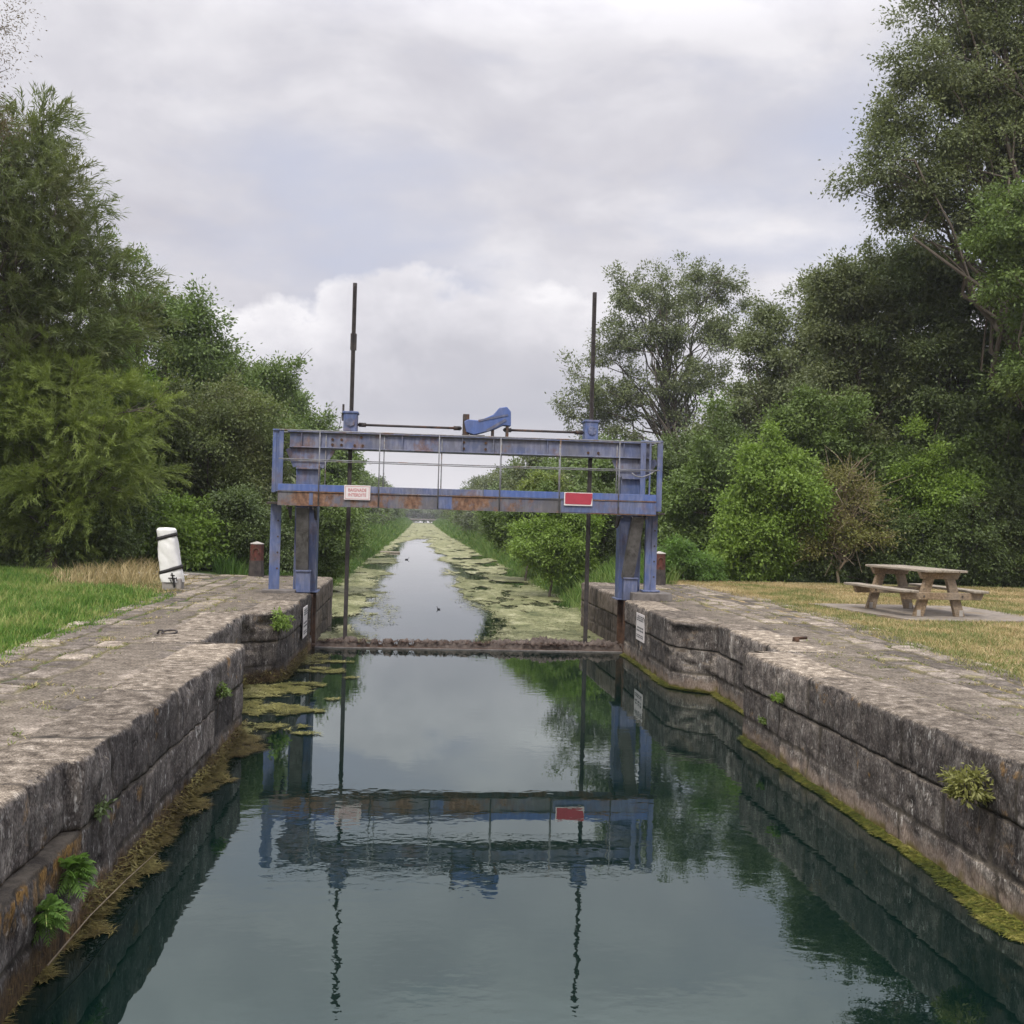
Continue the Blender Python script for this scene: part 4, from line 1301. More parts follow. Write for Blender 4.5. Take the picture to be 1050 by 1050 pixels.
rnd = random.Random(4)
y = 37.
while y < 300:
    row_tree(rnd.randrange(4), -7.0 + rnd.uniform(-.6, .5), y, rnd.uniform(.92, 1.18), rnd.uniform(0, 6.28), 'leafy tree in the row along the left canal bank beyond the gantry', 'trees along the left canal bank')
    y += 4.2 + y * .028
y = 40.
while y < 300:
    x_ = (7.4 if y < 70 else 6.8) + rnd.uniform(-.4, .6)
    row_tree(rnd.randrange(4), x_, y, rnd.uniform(.66, .86) if y < 60 else rnd.uniform(.8, .95), rnd.uniform(0, 6.28), 'leafy tree in the row along the right canal bank beyond the gantry', 'trees along the right canal bank')
    y += 4. + y * .028

for sg_, nm in ((-1, 'left'), (1, 'right')):
    y = 38. if sg_ < 0 else 47.
    while y < 190:
        x_ = (-6.2 if sg_ < 0 else 6.7) + rnd.uniform(-.5, .5)
        row_tree(4 + rnd.choice((0, 0, 1, 1, 2)), x_, y, rnd.uniform(.75, 1.15), rnd.uniform(0, 6.28), 'low shrub at the foot of the trees on the %s canal bank' % nm, 'shrubs along the %s canal bank' % nm)
        y += 2.2 + y * .03

# far woods closing the view: behind both rows and across the canal's end
def wood(name, boxes, seed, n, leaf, mat, label):
    rng = np.random.default_rng(seed)
    Vv = []
    for (x0, x1, y0, y1, h0, h1, share) in boxes:
        m = int(n * share)
        x, y = rng.uniform(x0, x1, m), rng.uniform(y0, y1, m)
        topz = h0 + (h1 - h0) * fbm(x * .22, y * .22, 0, seed)
        z = topz * rng.uniform(0, 1, m) ** .7
        P = np.stack((x, y, z - .1), -1)
        A = rng.normal(0, 1, (m, 3)); A /= np.linalg.norm(A, axis=1)[:, None]
        N = rng.normal(0, .6, (m, 3)) + (0, 0, .8)
        S = np.cross(A, N); S /= np.linalg.norm(S, axis=1)[:, None]
        sc = (1 + y / 150)[:, None]
        L, w = leaf * sc * rng.uniform(.6, 1.3, (m, 1)), leaf * sc * .28 * rng.uniform(.7, 1.2, (m, 1))
        Vv.append(np.stack((P, P + A * L * .5 + S * w, P + A * L, P + A * L * .5 - S * w), 1).reshape(-1, 3))
    V = np.concatenate(Vv)
    o = mesh_np(name, V, [np.arange(len(V)).reshape(-1, 4)], M[mat])
    return tag(o, label, 'woodland', kind='stuff')
wood('woodland', [(-32, -9.5, 28.5, 44, 3, 8, .22), (-30, -10, 44, 90, 4, 9, .2), (9.5, 13, 34, 60, 2, 6, .1), (14, 34, 33, 46, 5, 12, .3), (14, 40, 46, 90, 4, 9, .18)], 301, 420000, .16, 'leaf_dark', 'shadowy woodland standing behind the front trees on both banks')
wood('distant_treeline', [(-60, 60, 380, 400, 1.8, 4.2, .6), (-9, 9, 345, 352, .8, 3.2, .2), (-60, 60, 430, 460, 2.2, 4.6, .2)], 302, 26000, .5, 'leaf_far', 'low treeline across the far end of the canal')

# ------------------------------------------------------------------ the lifting gantry
GY = 19.15            # front face of the cantilevered walkway
g = empty('lifting_gantry', (1., 19.9, 0), 'weathered blue steel gate-lifting gantry spanning the lock', 'gantry')
UB0, UB1 = 2.745, 3.06
# upper beam: web between two flanges
b = MB()
b.span(-2.52, 4.46, 19.72, 19.745, UB0 + .022, UB1 - .022, 0)
b.span(-2.56, 4.50, 19.66, 20.16, UB1 - .022, UB1, .004)
b.span(-2.52, 4.46, 19.66, 20.16, UB0, UB0 + .022, .004)
b.span(-2.52, 4.46, 20.10, 20.125, UB0 + .022, UB1 - .022, 0)
for x in (-2.3, -1.95, -.4, .75, 1.35, 2.4, 3.9):
    b.span(x - .008, x + .008, 19.675, 19.72, UB0 + .022, UB1 - .022, 0)
ub = b.build('upper_beam', M['blue_grey'], g)
for x, z in [(-1.72, 2.92), (-1.72, 2.82), (-1.55, 2.92), (-1.55, 2.82), (-1.3, 2.82), (-1.15, 2.82), (-1.18, 2.98), (.78, 2.95), (.78, 2.83), (1.2, 2.83), (1.2, 2.95), (3.2, 2.83), (3.4, 2.83)]:
    b = MB()
    b.disc((x, 19.722, z), .026, .018)
    sub(b.build('rivet_head', M['rust_dark'], g), g, ub)
# columns with haunch, groove guide and brace
for sx, xc in ((-1, -2.18), (1, 4.09)):
    zf = 0. if sx < 0 else -.02
    b = MB()
    x0, x1 = xc - .2, xc + .2
    b.span(x0, x1, 19.78, 19.80, zf, 2.72, 0)                       # front flange
    b.span(x0, x1, 20.10, 20.12, zf, 2.72, 0)
    b.span(xc - .012, xc + .012, 19.80, 20.10, zf, 2.72, 0)
    b.span(x0 - .01, x0 + .012, 19.77, 20.13, zf, 2.72, 0)
    b.span(x1 - .012, x1 + .01, 19.77, 20.13, zf, 2.72, 0)
    b.span(x0 - .06, x1 + .06, 19.72, 20.18, zf, zf + .025, .003)
    col = b.build('column', M['blue'], g)
    b = MB()
    hz = 2.735
    b.prism([(xc - .36, hz), (xc + .44, hz), (xc + .27, 2.42), (xc + .22, 2.37), (xc - .20, 2.37), (xc - .24, 2.42)], 19.735, 19.775, .003)
    b.span(xc - .21, xc + .24, 19.70, 19.80, 2.34, 2.37, .003)
    b.bar((xc + .47, 19.75, hz - .01), (xc + .25, 19.75, 2.385), .02, .1, 0, (0, 1, 0))
    b.bar((xc - .37, 19.75, hz - .01), (xc - .22, 19.75, 2.385), .02, .1, 0, (0, 1, 0))
    sub(b.build('haunch', M['blue_grey'], g), g, col)
    b = MB()
    # brace leaning out towards the walkway's edge
    top, bot = Vector((xc + (-.02 if sx < 0 else .05), 19.30, 1.60)), Vector((xc + (-.04 if sx < 0 else -.05), 19.66, .42))
    b.bar(top, bot, .20, .03, .003)
    b.bar(top + Vector((.1, .05, 0)), bot + Vector((.1, .05, 0)), .02, .13, .003)
    b.bar(top + Vector((-.1, .05, 0)), bot + Vector((-.1, .05, 0)), .02, .13, .003)
    b.build('brace', M['steel_grey'], g)
    b = MB()
    b.span(xc - .14, xc + .13, 19.60, 19.775, zf + (.0 if sx < 0 else .0), .42, .01)
    b.span(xc - .15, xc + .14, 19.57, 19.77, .40, .425, .003)
    b.build('brace_shoe', M['blue'] if sx < 0 else M['blue_grey'], g)
    # cantilever arms that carry the walkway
    for xa in (xc - .30, xc + .17):
        b = MB()
        b.prism([(19.17, 1.62), (19.78, 1.62), (19.78, 1.38), (19.62, 1.42), (19.45, 1.56), (19.17, 1.58)], xa, xa + .03, .002,
                Matrix(((0, 1, 0, 0), (1, 0, 0, 0), (0, 0, 1, 0), (0, 0, 0, 1))))
        b.build('cantilever_arm', M['steel_dark'], g)
# walkway: rusted channel below, blue toe board above, deck behind
XL, XR = -2.64, 4.44
b = MB()
b.span(XL, XR, GY, GY + .02, 1.655, 1.905, 0)
b.span(XL, XR, GY, GY + .10, 1.64, 1.655, 0)
b.span(XL, XR, GY - .02, GY + .10, 1.895, 1.910, 0)
b.span(XL, XR, GY + .52, GY + .54, 1.655, 1.905, 0)
wb = b.build('walkway_beam', M['rusty'], g)
for xa, xb_ in ((2.62, XR + .004), (-2.07, -2.0), (.30, .56)):
    b = MB()
    b.span(xa, xb_, GY - .006, GY - .001, 1.66, 1.89, 0)
    sub(b.build('painted_plate', M['blue'], g), g, wb)
for xa, xb_ in ((XL, -.98), (1.15, XR)):
    b = MB()
    b.span(xa, xb_, GY - .012, GY, 1.912, 2.035, .003)
    b.build('toe_board', M['blue_fresh'], g)
b = MB()
b.span(-.975, 1.145, GY - .012, GY, 1.912, 2.03, .003)
tb = b.build('toe_board', M['blue_grey'], g)
tb['label'] = 'faded and rusted middle of the toe board'
b = MB()
for k in range(29):
    x = XL + .06 + k * .25
    b.span(x - .012, x + .012, GY + .02, GY + .52, 1.90, 1.93, 0)
for k in range(9):
    yk = GY + .05 + k * .055
    b.span(XL, XR, yk - .006, yk + .006, 1.932, 1.952, 0)
b.build('walkway_deck', M['steel_grey'], g)
# end guards and posts standing on the ground at each end
for sx, x0, x1, zb_, nm in ((-1, -2.83, -2.62, -.02, 'l'), (1, 4.40, 4.63, .16, 'r')):
    b = MB()
    xm = (x0 + x1) / 2
    if sx < 0:
        b.span(x0 + .02, x0 + .09, 19.52, 19.56, 1.88, 3.06, .003)
        b.span(x1 - .07, x1 + .01, 19.50, 19.54, 2.04, 3.05, .003)
        b.span(x0 + .09, x1 - .07, 19.53, 19.545, 1.90, 3.04, 0)
        b.span(x0 + .02, x1, 19.49, 19.57, 3.04, 3.07, .003)
    else:
        b.span(x1 - .10, x1, 19.50, 19.56, 1.72, 3.10, .003)
        b.span(x0 - .20, x0 - .10, 19.50, 19.55, 2.04, 3.06, .003)
        b.span(x0 - .20, x1, 19.49, 19.57, 3.06, 3.09, .003)
        b.span(x0 - .03, x0, 19.5, 19.54, 2.04, 3.06, .002)
    b.build('end_guard', M['blue'], g)
    b = MB()
    xa, xb_ = (x0, x0 + .2) if sx < 0 else (x1 - .26, x1 - .04)
    b.span(xa, xb_ - .09, 19.64, 19.66, zb_, 1.66, 0)
    b.span(xb_ - .1, xb_, 19.62, 19.64, zb_, 1.66, 0)
    b.span(xb_ - .1, xb_ - .085, 19.64, 19.74, zb_, 1.66, 0)
    b.span(xa, xa + .014, 19.66, 19.74, zb_, 1.66, 0)
    b.span(xa - .06, xb_ + .06, 19.54, 19.80, zb_, zb_ + .03, .003)
    post = b.build('end_post', M['blue'], g)
    for z in (.45, .75, 1.05, 1.35):
        b = MB()
        b.disc((xb_ - .05, 19.622, z), .017, .012)
        sub(b.build('bolt_head', M['steel_dark'], g), g, post)
    b = MB()
    b.span(xa - .02, xb_ + .05, GY + .1, 19.62, 1.66, 1.70, .003)
    b.build('post_bracket', M['steel_dark'], g)
# handrails: front and back, stanchions
for yk, off in ((GY - .02, 0.), (GY + .56, .06)):
    b = MB()
    b.tube([(XL, yk, 3.03), (XR + .05, yk, 3.03)], .012, 8)
    b.build('handrail', M['rail'], g)
    b = MB()
    b.tube([(XL, yk, 2.50), (.9, yk, 2.485), (XR + .05, yk, 2.50)], .009, 8)
    b.build('knee_rail', M['rail'], g)
    for x in (-1.90, -.80, .30, 1.45, 2.58, 3.71):
        b = MB()
        b.tube([(x + off, yk, 1.66), (x + off, yk, 3.03)], .011, 8)
        b.build('stanchion', M['rail'], g)
b = MB()
b.tube([(3.95, GY - .02, 2.44), (4.02, GY - .03, 2.38), (4.15, GY - .03, 2.36), (4.30, GY, 2.42), (4.42, GY, 2.50)], .012, 6)
b.build('loose_chain', M['rail'], g)
# lifting rods: racks that rise through the gear boxes
RY = 20.0
for x, tz, gx in ((-1.40, 5.98, -1.40), (3.29, 6.02, 3.28)):
    b = MB()
    b.span(x - .038, x + .038, RY - .035, RY + .035, -1.0, tz, .006)
    rod = b.build('lifting_rod', M['rod'], g)
    b = MB()
    for k in range(70):
        z = 3.55 + k * .034
        if z < tz - .02:
            b.span(x - .02, x + .02, RY - .05, RY - .035, z, z + .016, 0)
    sub(b.build('rack_teeth', M['rod'], g), g, rod)
    if x < 0:
        b = MB()
        b.span(x - .055, x + .06, RY - .05, RY + .05, 4.68, 5.0, .008)
        sub(b.build('rod_coupling', M['rod'], g), g, rod)
    b = MB()
    b.span(gx - .135, gx + .125, RY - .2, RY + .16, 3.09, 3.47, .02, 2)
    b.span(gx - .155, gx + .145, RY - .22, RY + .18, 3.44, 3.48, .006)
    b.span(gx - .2, gx + .2, RY - .3, RY + .14, 3.062, 3.092, .004)
    gb = b.build('gear_box', M['blue'], g)
    b = MB()
    b.disc((gx + .0, RY - .2, 3.27), .085, .02, (0, -1, 0), 16)
    for k in range(6):
        a = k * math.pi / 3
        b.disc((gx + .062 * math.cos(a), RY - .22, 3.27 + .062 * math.sin(a)), .011, .012)
    sub(b.build('bearing_cover', M['blue_grey'], g), g, gb)
    if x < 0:
        b = MB()
        b.span(gx - .17, gx - .13, RY - .1, RY - .06, 3.3, 3.62, .004)
        b.tube([(gx - .15, RY - .12, 3.56), (gx - .22, RY - .14, 3.1)], .006, 5)
        b.build('limit_switch', M['steel_dark'], g)
# cross shaft and chain drive cover
for xa, xb_ in ((-1.27, .74), (1.55, 3.14)):
    b = MB()
    b.tube([(xa, RY - .02, 3.24), (xb_, RY - .02, 3.24)], .024, 10)
    for xx_ in (xa + .09, xb_ - .09):
        b.tube([(xx_ - .07, RY - .02, 3.24), (xx_ + .07, RY - .02, 3.24)], .042, 10)
    b.build('drive_shaft', M['steel_dark'], g)
pts = [(478, 443), (476, 432), (480, 430), (492, 431), (506, 425), (512, 418), (520, 417), (524, 422), (524, 437), (516, 436), (508, 440), (494, 444), (486, 446)]
poly = [(float(at(px, py, RY - .3)[0]), float(at(px, py, RY - .3)[2])) for px, py in pts]
b = MB()
b.prism(poly[::-1], RY - .30, RY - .08, .012)
cv = b.build('chain_cover', M['blue_fresh'], g)
b = MB()
mid = lambda p, q: ((p[0] + q[0]) / 2, (p[1] + q[1]) / 2)
A_, B_ = poly[12], poly[8]
b.bar((poly[11][0] + .1, RY - .305, poly[11][1] + .05), (poly[8][0] - .1, RY - .305, poly[8][1] + .12), .05, .008, .002, (0, 0, 1))
b.bar((poly[2][0] + .2, RY - .305, poly[2][1] - .02), (poly[6][0] + .02, RY - .305, poly[6][1] - .16), .035, .008, .002, (0, 0, 1))
sub(b.build('cover_rib', M['blue_grey'], g), g, cv)
b = MB()
cx0 = poly[9][0]
b.span(cx0 - .22, cx0 - .17, RY - .28, RY - .1, 3.062, 3.33, .004)
b.span(cx0 + .06, cx0 + .11, RY - .28, RY - .1, 3.062, 3.33, .004)
b.span(cx0 - .22, cx0 + .12, RY - .28, RY - .02, 3.32, 3.38, .004)
b.span(poly[0][0] - .08, poly[0][0] + .36, RY - .32, RY - .02, 3.062, 3.10, .004)
b.span(poly[1][0] - .02, poly[1][0] + .10, RY - .27, RY - .05, 3.10, 3.50, .006)
b.build('motor_frame', M['steel_dark'], g)

# concrete pads under the end posts
b = MB()
b.box((4.47, 19.62, .065), (.78, .5, .17), None, .02, 2)
o = b.build('concrete_plinth', M['concrete_dark'])
tag(o, 'low dark concrete plinth under the right gantry post', 'plinth')
b = MB()
b.box((-2.62, 19.58, .02), (.62, .34, .07), None, .015, 2)
o = b.build('concrete_plinth', M['concrete_dark'])
tag(o, 'thin crumbling concrete pad under the left gantry post', 'plinth')

# sluice gate lying at the waterline
sg_ = empty('sluice_gate', (1., 20., WATER), 'lowered sluice gate with mud and weed along its top edge', 'sluice gate')
b = MB()
b.span(-2.2, 4.2, 19.86, 20.14, -2.0, -1.005, .01)
b.span(-1.9, 4.05, 19.80, 19.86, -1.06, -1.025, .004)
b.build('gate_leaf', M['rust_dark'], sg_)
b = MB()
b.span(-1.95, 4.1, 19.74, 19.80, -1.065, -1.03, .006)
b.build('timber_fender', M['concrete_dark'], sg_)
rng = np.random.default_rng(12)
nx_, ny_ = 420, 12
gx_ = np.linspace(-1.95, 4.1, nx_); gy_ = np.linspace(19.83, 20.17, ny_)
X, Y = np.meshgrid(gx_, gy_)
cross = 1 - ((Y - 20.) / .17) ** 2
hN = .08 * sstep(.34, .55, fbm(X * 1.5, X * 0, 0, 33)) * (.35 + .9 * fbm(X * 3.1, Y * 4, 0, 34, 5)) + .05 * fbm(X * 3, X * 0, 0, 38) + .04 * fbm(X * 16, Y * 16, 0, 36) + .12 * np.exp(-((X - 2.55) / .5) ** 2) * fbm(X * 6, Y * 6, 0, 35) + .08 * sstep(3.0, 3.8, X) * fbm(X * 8, Y * 6, 0, 37)
gaps = np.zeros_like(X)
for c_, w_ in ((-.95, .05), (-.72, .05), (-.42, .05), (-.12, .06), (-1.12, .04)):
    gaps = np.maximum(gaps, np.exp(-((X - c_) / w_) ** 2))
hN = hN * (.7 + .6 * vnoise(X * 31, Y * 40, 0, 39)) + .022 * _hash(np.floor(X * 70), np.floor(Y * 40), X * 0, 4)
Z = -1.07 + (.05 + hN) * np.sqrt(np.clip(cross, 0, 1)) * (1 - .85 * gaps)
mesh_np('mud_ridge', np.stack((X, Y, Z), -1).reshape(-1, 3), [grid_faces(ny_, nx_)], M['mud'], sg_, True)
n = 1900
xx = np.concatenate((rng.uniform(-1.9, 4.05, 1500), rng.normal(2.6, .25, 400)))
P = np.stack((xx, rng.uniform(19.85, 20.1, n), -.98 + .06 * rng.uniform(0, 1, n)), -1)
Vv, Ff = strands(P, .16, .008, .9, 19)
o = mesh_np('drift_twigs', Vv, [Ff], M['rust_dark'], sg_)
o['kind'] = 'stuff'

# ------------------------------------------------------------------ signs
def text(name, body, size, mat, loc, rot, parent, sx=1., thing=None):
    cu = bpy.data.curves.new(name, 'FONT')
    cu.body = body
    cu.size = size
    cu.align_x = 'CENTER'; cu.align_y = 'CENTER'
    cu.extrude = .0012
    cu.offset = .0004
    tmp = link('tmp_text', cu)
    bpy.context.view_layer.update()
    me = bpy.data.meshes.new_from_object(tmp.evaluated_get(bpy.context.evaluated_depsgraph_get()))
    bpy.data.objects.remove(tmp)
    o = link(name, me)
    me.materials.clear()
    me.materials.append(mat)
    o.location = loc
    o.rotation_euler = rot
    o.scale = (sx, 1, 1)
    return place(o, parent)

s = empty('warning_sign', (-1.19, GY - .03, 1.78), 'white sign with red letters on the left half of the gantry walkway', 'sign')
b = MB()
b.span(-1.43, -.95, GY - .034, GY - .026, 1.775, 2.045, .002)
b.build('sign_plate', M['sign_white'], s)
b = MB()
for (x0, x1, z0, z1) in ((-1.41, -.97, 2.022, 2.028), (-1.41, -.97, 1.792, 1.798), (-1.41, -1.404, 1.798, 2.022), (-.976, -.97, 1.798, 2.022)):
    b.span(x0, x1, GY - .0365, GY - .0345, z0, z1, 0)
b.build('sign_border', M['letter_red'], s)
text('lettering', 'BAIGNADE', .088, M['letter_red'], (-1.19, GY - .0375, 1.955), (R(90), 0, 0), s, .78)
text('lettering', 'INTERDITE', .088, M['letter_red'], (-1.19, GY - .0375, 1.865), (R(90), 0, 0), s, .78)

s = empty('red_sign', (2.95, GY - .03, 1.78), 'blank red sign with a worn white edge on the gantry walkway', 'sign')
b = MB()
b.span(2.67, 3.21, GY - .034, GY - .026, 1.785, 2.035, .002)
b.build('sign_plate', M['sign_white'], s)
b = MB()
b.prism([(2.69, 1.822), (2.71, 1.815), (2.95, 1.812), (3.17, 1.81), (3.185, 1.83), (3.206, 1.95), (3.205, 2.025), (3.0, 2.022), (2.72, 2.028), (2.69, 2.015)][::-1], GY - .038, GY - .0345, 0)
b.build('red_face', M['sign_red'], s)

def notice(x, sgn, y0, y1, z0, z1, label):
    s = empty('notice_board', (x, (y0 + y1) / 2, z0), label, 'sign')
    b = MB()
    b.span(min(x, x + sgn * .012), max(x, x + sgn * .012), y0, y1, z0, z1, .002)
    b.build('sign_plate', M['sign_white'], s)
    rng = random.Random(3)
    b = MB()
    h = z1 - z0
    # lines of small print too worn to read: each word a short dark dash
    for fz, th in ((.87, .022), (.80, .022), (.73, .022), (.45, .03), (.34, .03), (.18, .02), (.11, .02)):
        y = y0 + .1 * (y1 - y0)
        while y < y1 - .14 * (y1 - y0):
            w = rng.uniform(.06, .16) * (y1 - y0) * 1.4
            w = min(w, y1 - .08 * (y1 - y0) - y)
            b.span(min(x + sgn * .0125, x + sgn * .0145), max(x + sgn * .0125, x + sgn * .0145), y, y + w, z0 + fz * h, z0 + fz * h + th, 0)
            y += w + .03
    b.build('lettering', M['letter_dark'], s)
notice(3.945, -1, 17.62, 18.28, -.60, -.12, 'white notice plate on the right lock wall under the gantry')
notice(-1.985, 1, 17.95, 18.55, -.66, -.13, 'white notice plate on the left lock wall under the gantry')

# ------------------------------------------------------------------ wrapped post
wp = empty('wrapped_post', (-4.68, 20.1, -.02), 'leaning post wrapped in white sheeting with two black straps', 'post')
def wrap_ring(z, grow=0., seed=1):
    n = 44
    out = []
    for k in range(n):
        a = 2 * math.pi * k / n
        c, s_ = math.cos(a), math.sin(a)
        e = 3.2
        r = 1 / (abs(c) ** e + abs(s_) ** e) ** (1 / e)
        rx, ry = .19 + .02 * math.sin(z * 3 + 1), .17
        wr = .085 * (float(fbm(c * 2.2 + z * 3.0, s_ * 2.2 - z * 1.0, z * 4.4, seed)) - .5) + .010 * math.sin(a * 3 + z * 7)
        pinch = .022 * (math.exp(-((z - .99 - .035 * c) / .05) ** 2) + math.exp(-((z - .37 - .05 * c) / .05) ** 2))
        q = 1 - pinch * 1.3 + wr * 2.6 * (1 if grow == 0 else .2)
        x = c * r * rx * q + grow * c
        y = s_ * r * ry * q + grow * s_
        out.append((x - z * .15 - .0, y + .02 * z, z))
    return out
zs = np.concatenate((np.linspace(.14, 1.13, 60), [1.155, 1.165]))
V = []
for i, z in enumerate(zs):
    ring = np.array(wrap_ring(float(z)))
    if i >= 60:
        c0 = ring.mean(0)
        ring[:, :2] = c0[:2] + (ring[:, :2] - c0[:2]) * (.86 if i == 60 else .02)
        ring[:, 2] += .012 * np.sin(np.arange(44) * .4)
    V.append(ring)
V = np.array(V).reshape(-1, 3) + np.array(wp.location)
nr, nc = len(zs), 44
i = np.arange(nr - 1)[:, None] * nc + np.arange(nc)[None, :]
j = np.arange(nr - 1)[:, None] * nc + (np.arange(nc)[None, :] + 1) % nc
F = np.stack((i, j, j + nc, i + nc), -1).reshape(-1, 4)
mesh_np('sheeting', V, [F], M['white_sheet'], wp, True)
for zc_, tilt in ((1.0, .055), (.37, .075)):
    V = []
    for dz in (-.026, -.026, .026, .026):
        pass
    rings = []
    for dz, gq in ((-.034, -.004), (-.032, .010), (.032, .010), (.034, -.004)):
        ring = np.array(wrap_ring(zc_ + dz, gq))
        ring[:, 2] += tilt * np.cos(np.arange(44) * 2 * np.pi / 44) * 1.0
        rings.append(ring)
    V = np.array(rings).reshape(-1, 3) + np.array(wp.location)
    i = np.arange(3)[:, None] * nc + np.arange(nc)[None, :]
    j = np.arange(3)[:, None] * nc + (np.arange(nc)[None, :] + 1) % nc
    mesh_np('strap', V, [np.stack((i, j, j + nc, i + nc), -1).reshape(-1, 4)], M['black_strap'], wp, True)
b = MB()
b.box((-4.69, 20.1, .06), (.36, .30, .28), None, .03, 2)
b.build('post_foot', M['concrete'], wp)
b = MB()
P0 = Vector((-4.68, 19.905, 0))
for p, q, w_ in (((-.06, 0, .20), (.10, 0, .19), .022), ((.005, 0, .30), (.055, 0, .02), .026), ((-.02, 0, .26), (.06, 0, .25), .02), ((.05, 0, .19), (.065, 0, .04), .02), ((-.02, 0, .17), (.0, 0, .12), .018), ((.09, 0, .22), (.1, 0, .14), .016)):
    b.bar(P0 + Vector(p), P0 + Vector(q), w_, .006, 0, (1, 0, .01) if abs(p[0] - q[0]) < .08 else (0, 0, 1))
b.build('graffiti_mark', M['black_strap'], wp)

# ------------------------------------------------------------------ bollards
def bollard(x, y, label):
    r = empty('bollard', (x, y, 0), label, 'bollard', None)
    def ring(zr, name, mat, n=8):
        b = MB()
        b.tube([(x, y, z) for z, _ in zr], [q for _, q in zr], n)
        for f in b.bm.faces:
            f.smooth = False
        return b.build(name, mat, r)
    ring([(-.03, .185), (.02, .18), (.36, .165)], 'base', M['bollard_dark'])
    shaft = ring([(.36, .164), (.40, .16), (.74, .155)], 'shaft', M['bollard_red'])
    ring([(.74, .165), (.755, .165), (.80, .02)], 'cap', M['cap_pale'], 8)
    b = MB()
    pts = [(x + .07 * math.cos(a), y - .165, .56 + .09 * math.sin(a)) for a in np.linspace(-.6, 3.8, 14)]
    b.tube(pts, .012, 6)
    b.disc((x - .01, y - .15, .41), .03, .02)
    sub(b.build('hook_ring', M['rust_dark'], r), r, shaft)
bollard(-3.79, 24.3, 'rusty red bollard with pale cap near the leaning white post')
bollard(5.82, 24.6, 'rusty red bollard half hidden by the gantry right post')

# ------------------------------------------------------------------ iron fittings on the quay
b = MB()
cx_, cy_ = -3.02, 12.83
b.tube([(cx_ + .085 * math.cos(a), cy_ + .11 * math.sin(a), .022 + .012 * math.sin(a)) for a in np.linspace(0, 6.2832, 25)], .012, 8, False)
b.tube([(cx_ - .14, cy_ - .02, .0), (cx_ - .12, cy_ - .02, .045), (cx_ - .08, cy_ - .02, .045), (cx_ - .07, cy_ - .02, .0)], .014, 6)
tag(b.build('mooring_ring', M['steel_dark']), 'iron mooring ring lying on the left quay paving', 'ring')
b = MB()
b.tube([(4.98, 13.16, -.01), (4.98, 13.16, .05)], [.05, .045], 10)
b.tube([(4.94, 13.14, .045), (5.14, 13.2, .05)], .02, 8)
tag(b.build('mooring_pin', M['rust_dark']), 'small iron pin set in the right quay paving', 'pin')

# ------------------------------------------------------------------ picnic table on its slab
b = MB()
slab = [(7.6, 19.5), (7.85, 18.2), (8.2, 16.45), (9.3, 16.4), (10.9, 16.7), (10.95, 18), (10.8, 19.6), (9, 19.62)]
bmv = [b.bm.verts.new((x, y, .012)) for x, y in slab]
bmb = [b.bm.verts.new((x, y, -.1)) for x, y in slab]
b.bm.faces.new(bmv); b.bm.faces.new(bmb[::-1])
for k in range(8):
    b.bm.faces.new((bmv[k], bmb[k], bmb[(k + 1) % 8], bmv[(k + 1) % 8]))
bmesh.ops.recalc_face_normals(b.bm, faces=b.bm.faces[:])
tag(b.build('slab', M['slab']), 'thin concrete slab under the picnic table', 'slab')

TZ = .012
t = link('picnic_table', None)
tag(t, 'weathered wooden picnic table with fixed benches on the lawn', 'picnic table')
t.location = (8.96, 17.93, TZ)
t.rotation_euler = (0, 0, R(6))
def tpart(b, name, mat, parent=t):
    me = bpy.data.meshes.new(name)
    b.bm.normal_update(); b.bm.to_mesh(me); b.bm.free()
    me.materials.append(mat)
    o = link(name, me)
    o.parent = parent
    return o
top = MB()
for k in range(5):
    x = -.32 + k * .16
    top.box((x, (k % 2) * .012 - .006, .795 + (k * 7 % 3) * .0015), (.15, 2.0, .042), None, .006)
tpart(top, 'tabletop', M['wood_grey'])
for sx in (-1, 1):
    b = MB()
    for k in range(2):
        b.box((sx * (.60 + k * .155), (k - .5) * .012, .445 + k * .001), (.145, 2.0, .042), None, .006)
    tpart(b, 'bench', M['wood_grey'])
for yk in (-.77, .77):
    b = MB()
    b.prism([(-.40, .772), (.40, .772), (.34, .65), (-.34, .65)], yk - .04, yk + .04, .005)
    tpart(b, 'top_bearer', M['wood'])
    b = MB()
    b.prism([(-.80, .422), (.80, .422), (.75, .30), (-.75, .30)], yk - .13, yk - .05, .005)
    tpart(b, 'bench_bearer', M['wood'])
    for sx in (-1, 1):
        b = MB()
        b.prism([(sx * .12, .65), (sx * .29, .65), (sx * .49, .0), (sx * .31, .0)], yk - .045, yk + .035, .005)
        leg = tpart(b, 'leg', M['wood'])
        b = MB()
        b.box((sx * .41, yk - .052, .06), (.07, .012, .11), None, .004)
        tpart(b, 'foot_bracket', M['cap_pale'], leg)
        b = MB()
        b.disc((sx * .37, yk - .135, .36), .016, .01)
        tpart(b, 'bolt_head', M['steel_dark'], leg)

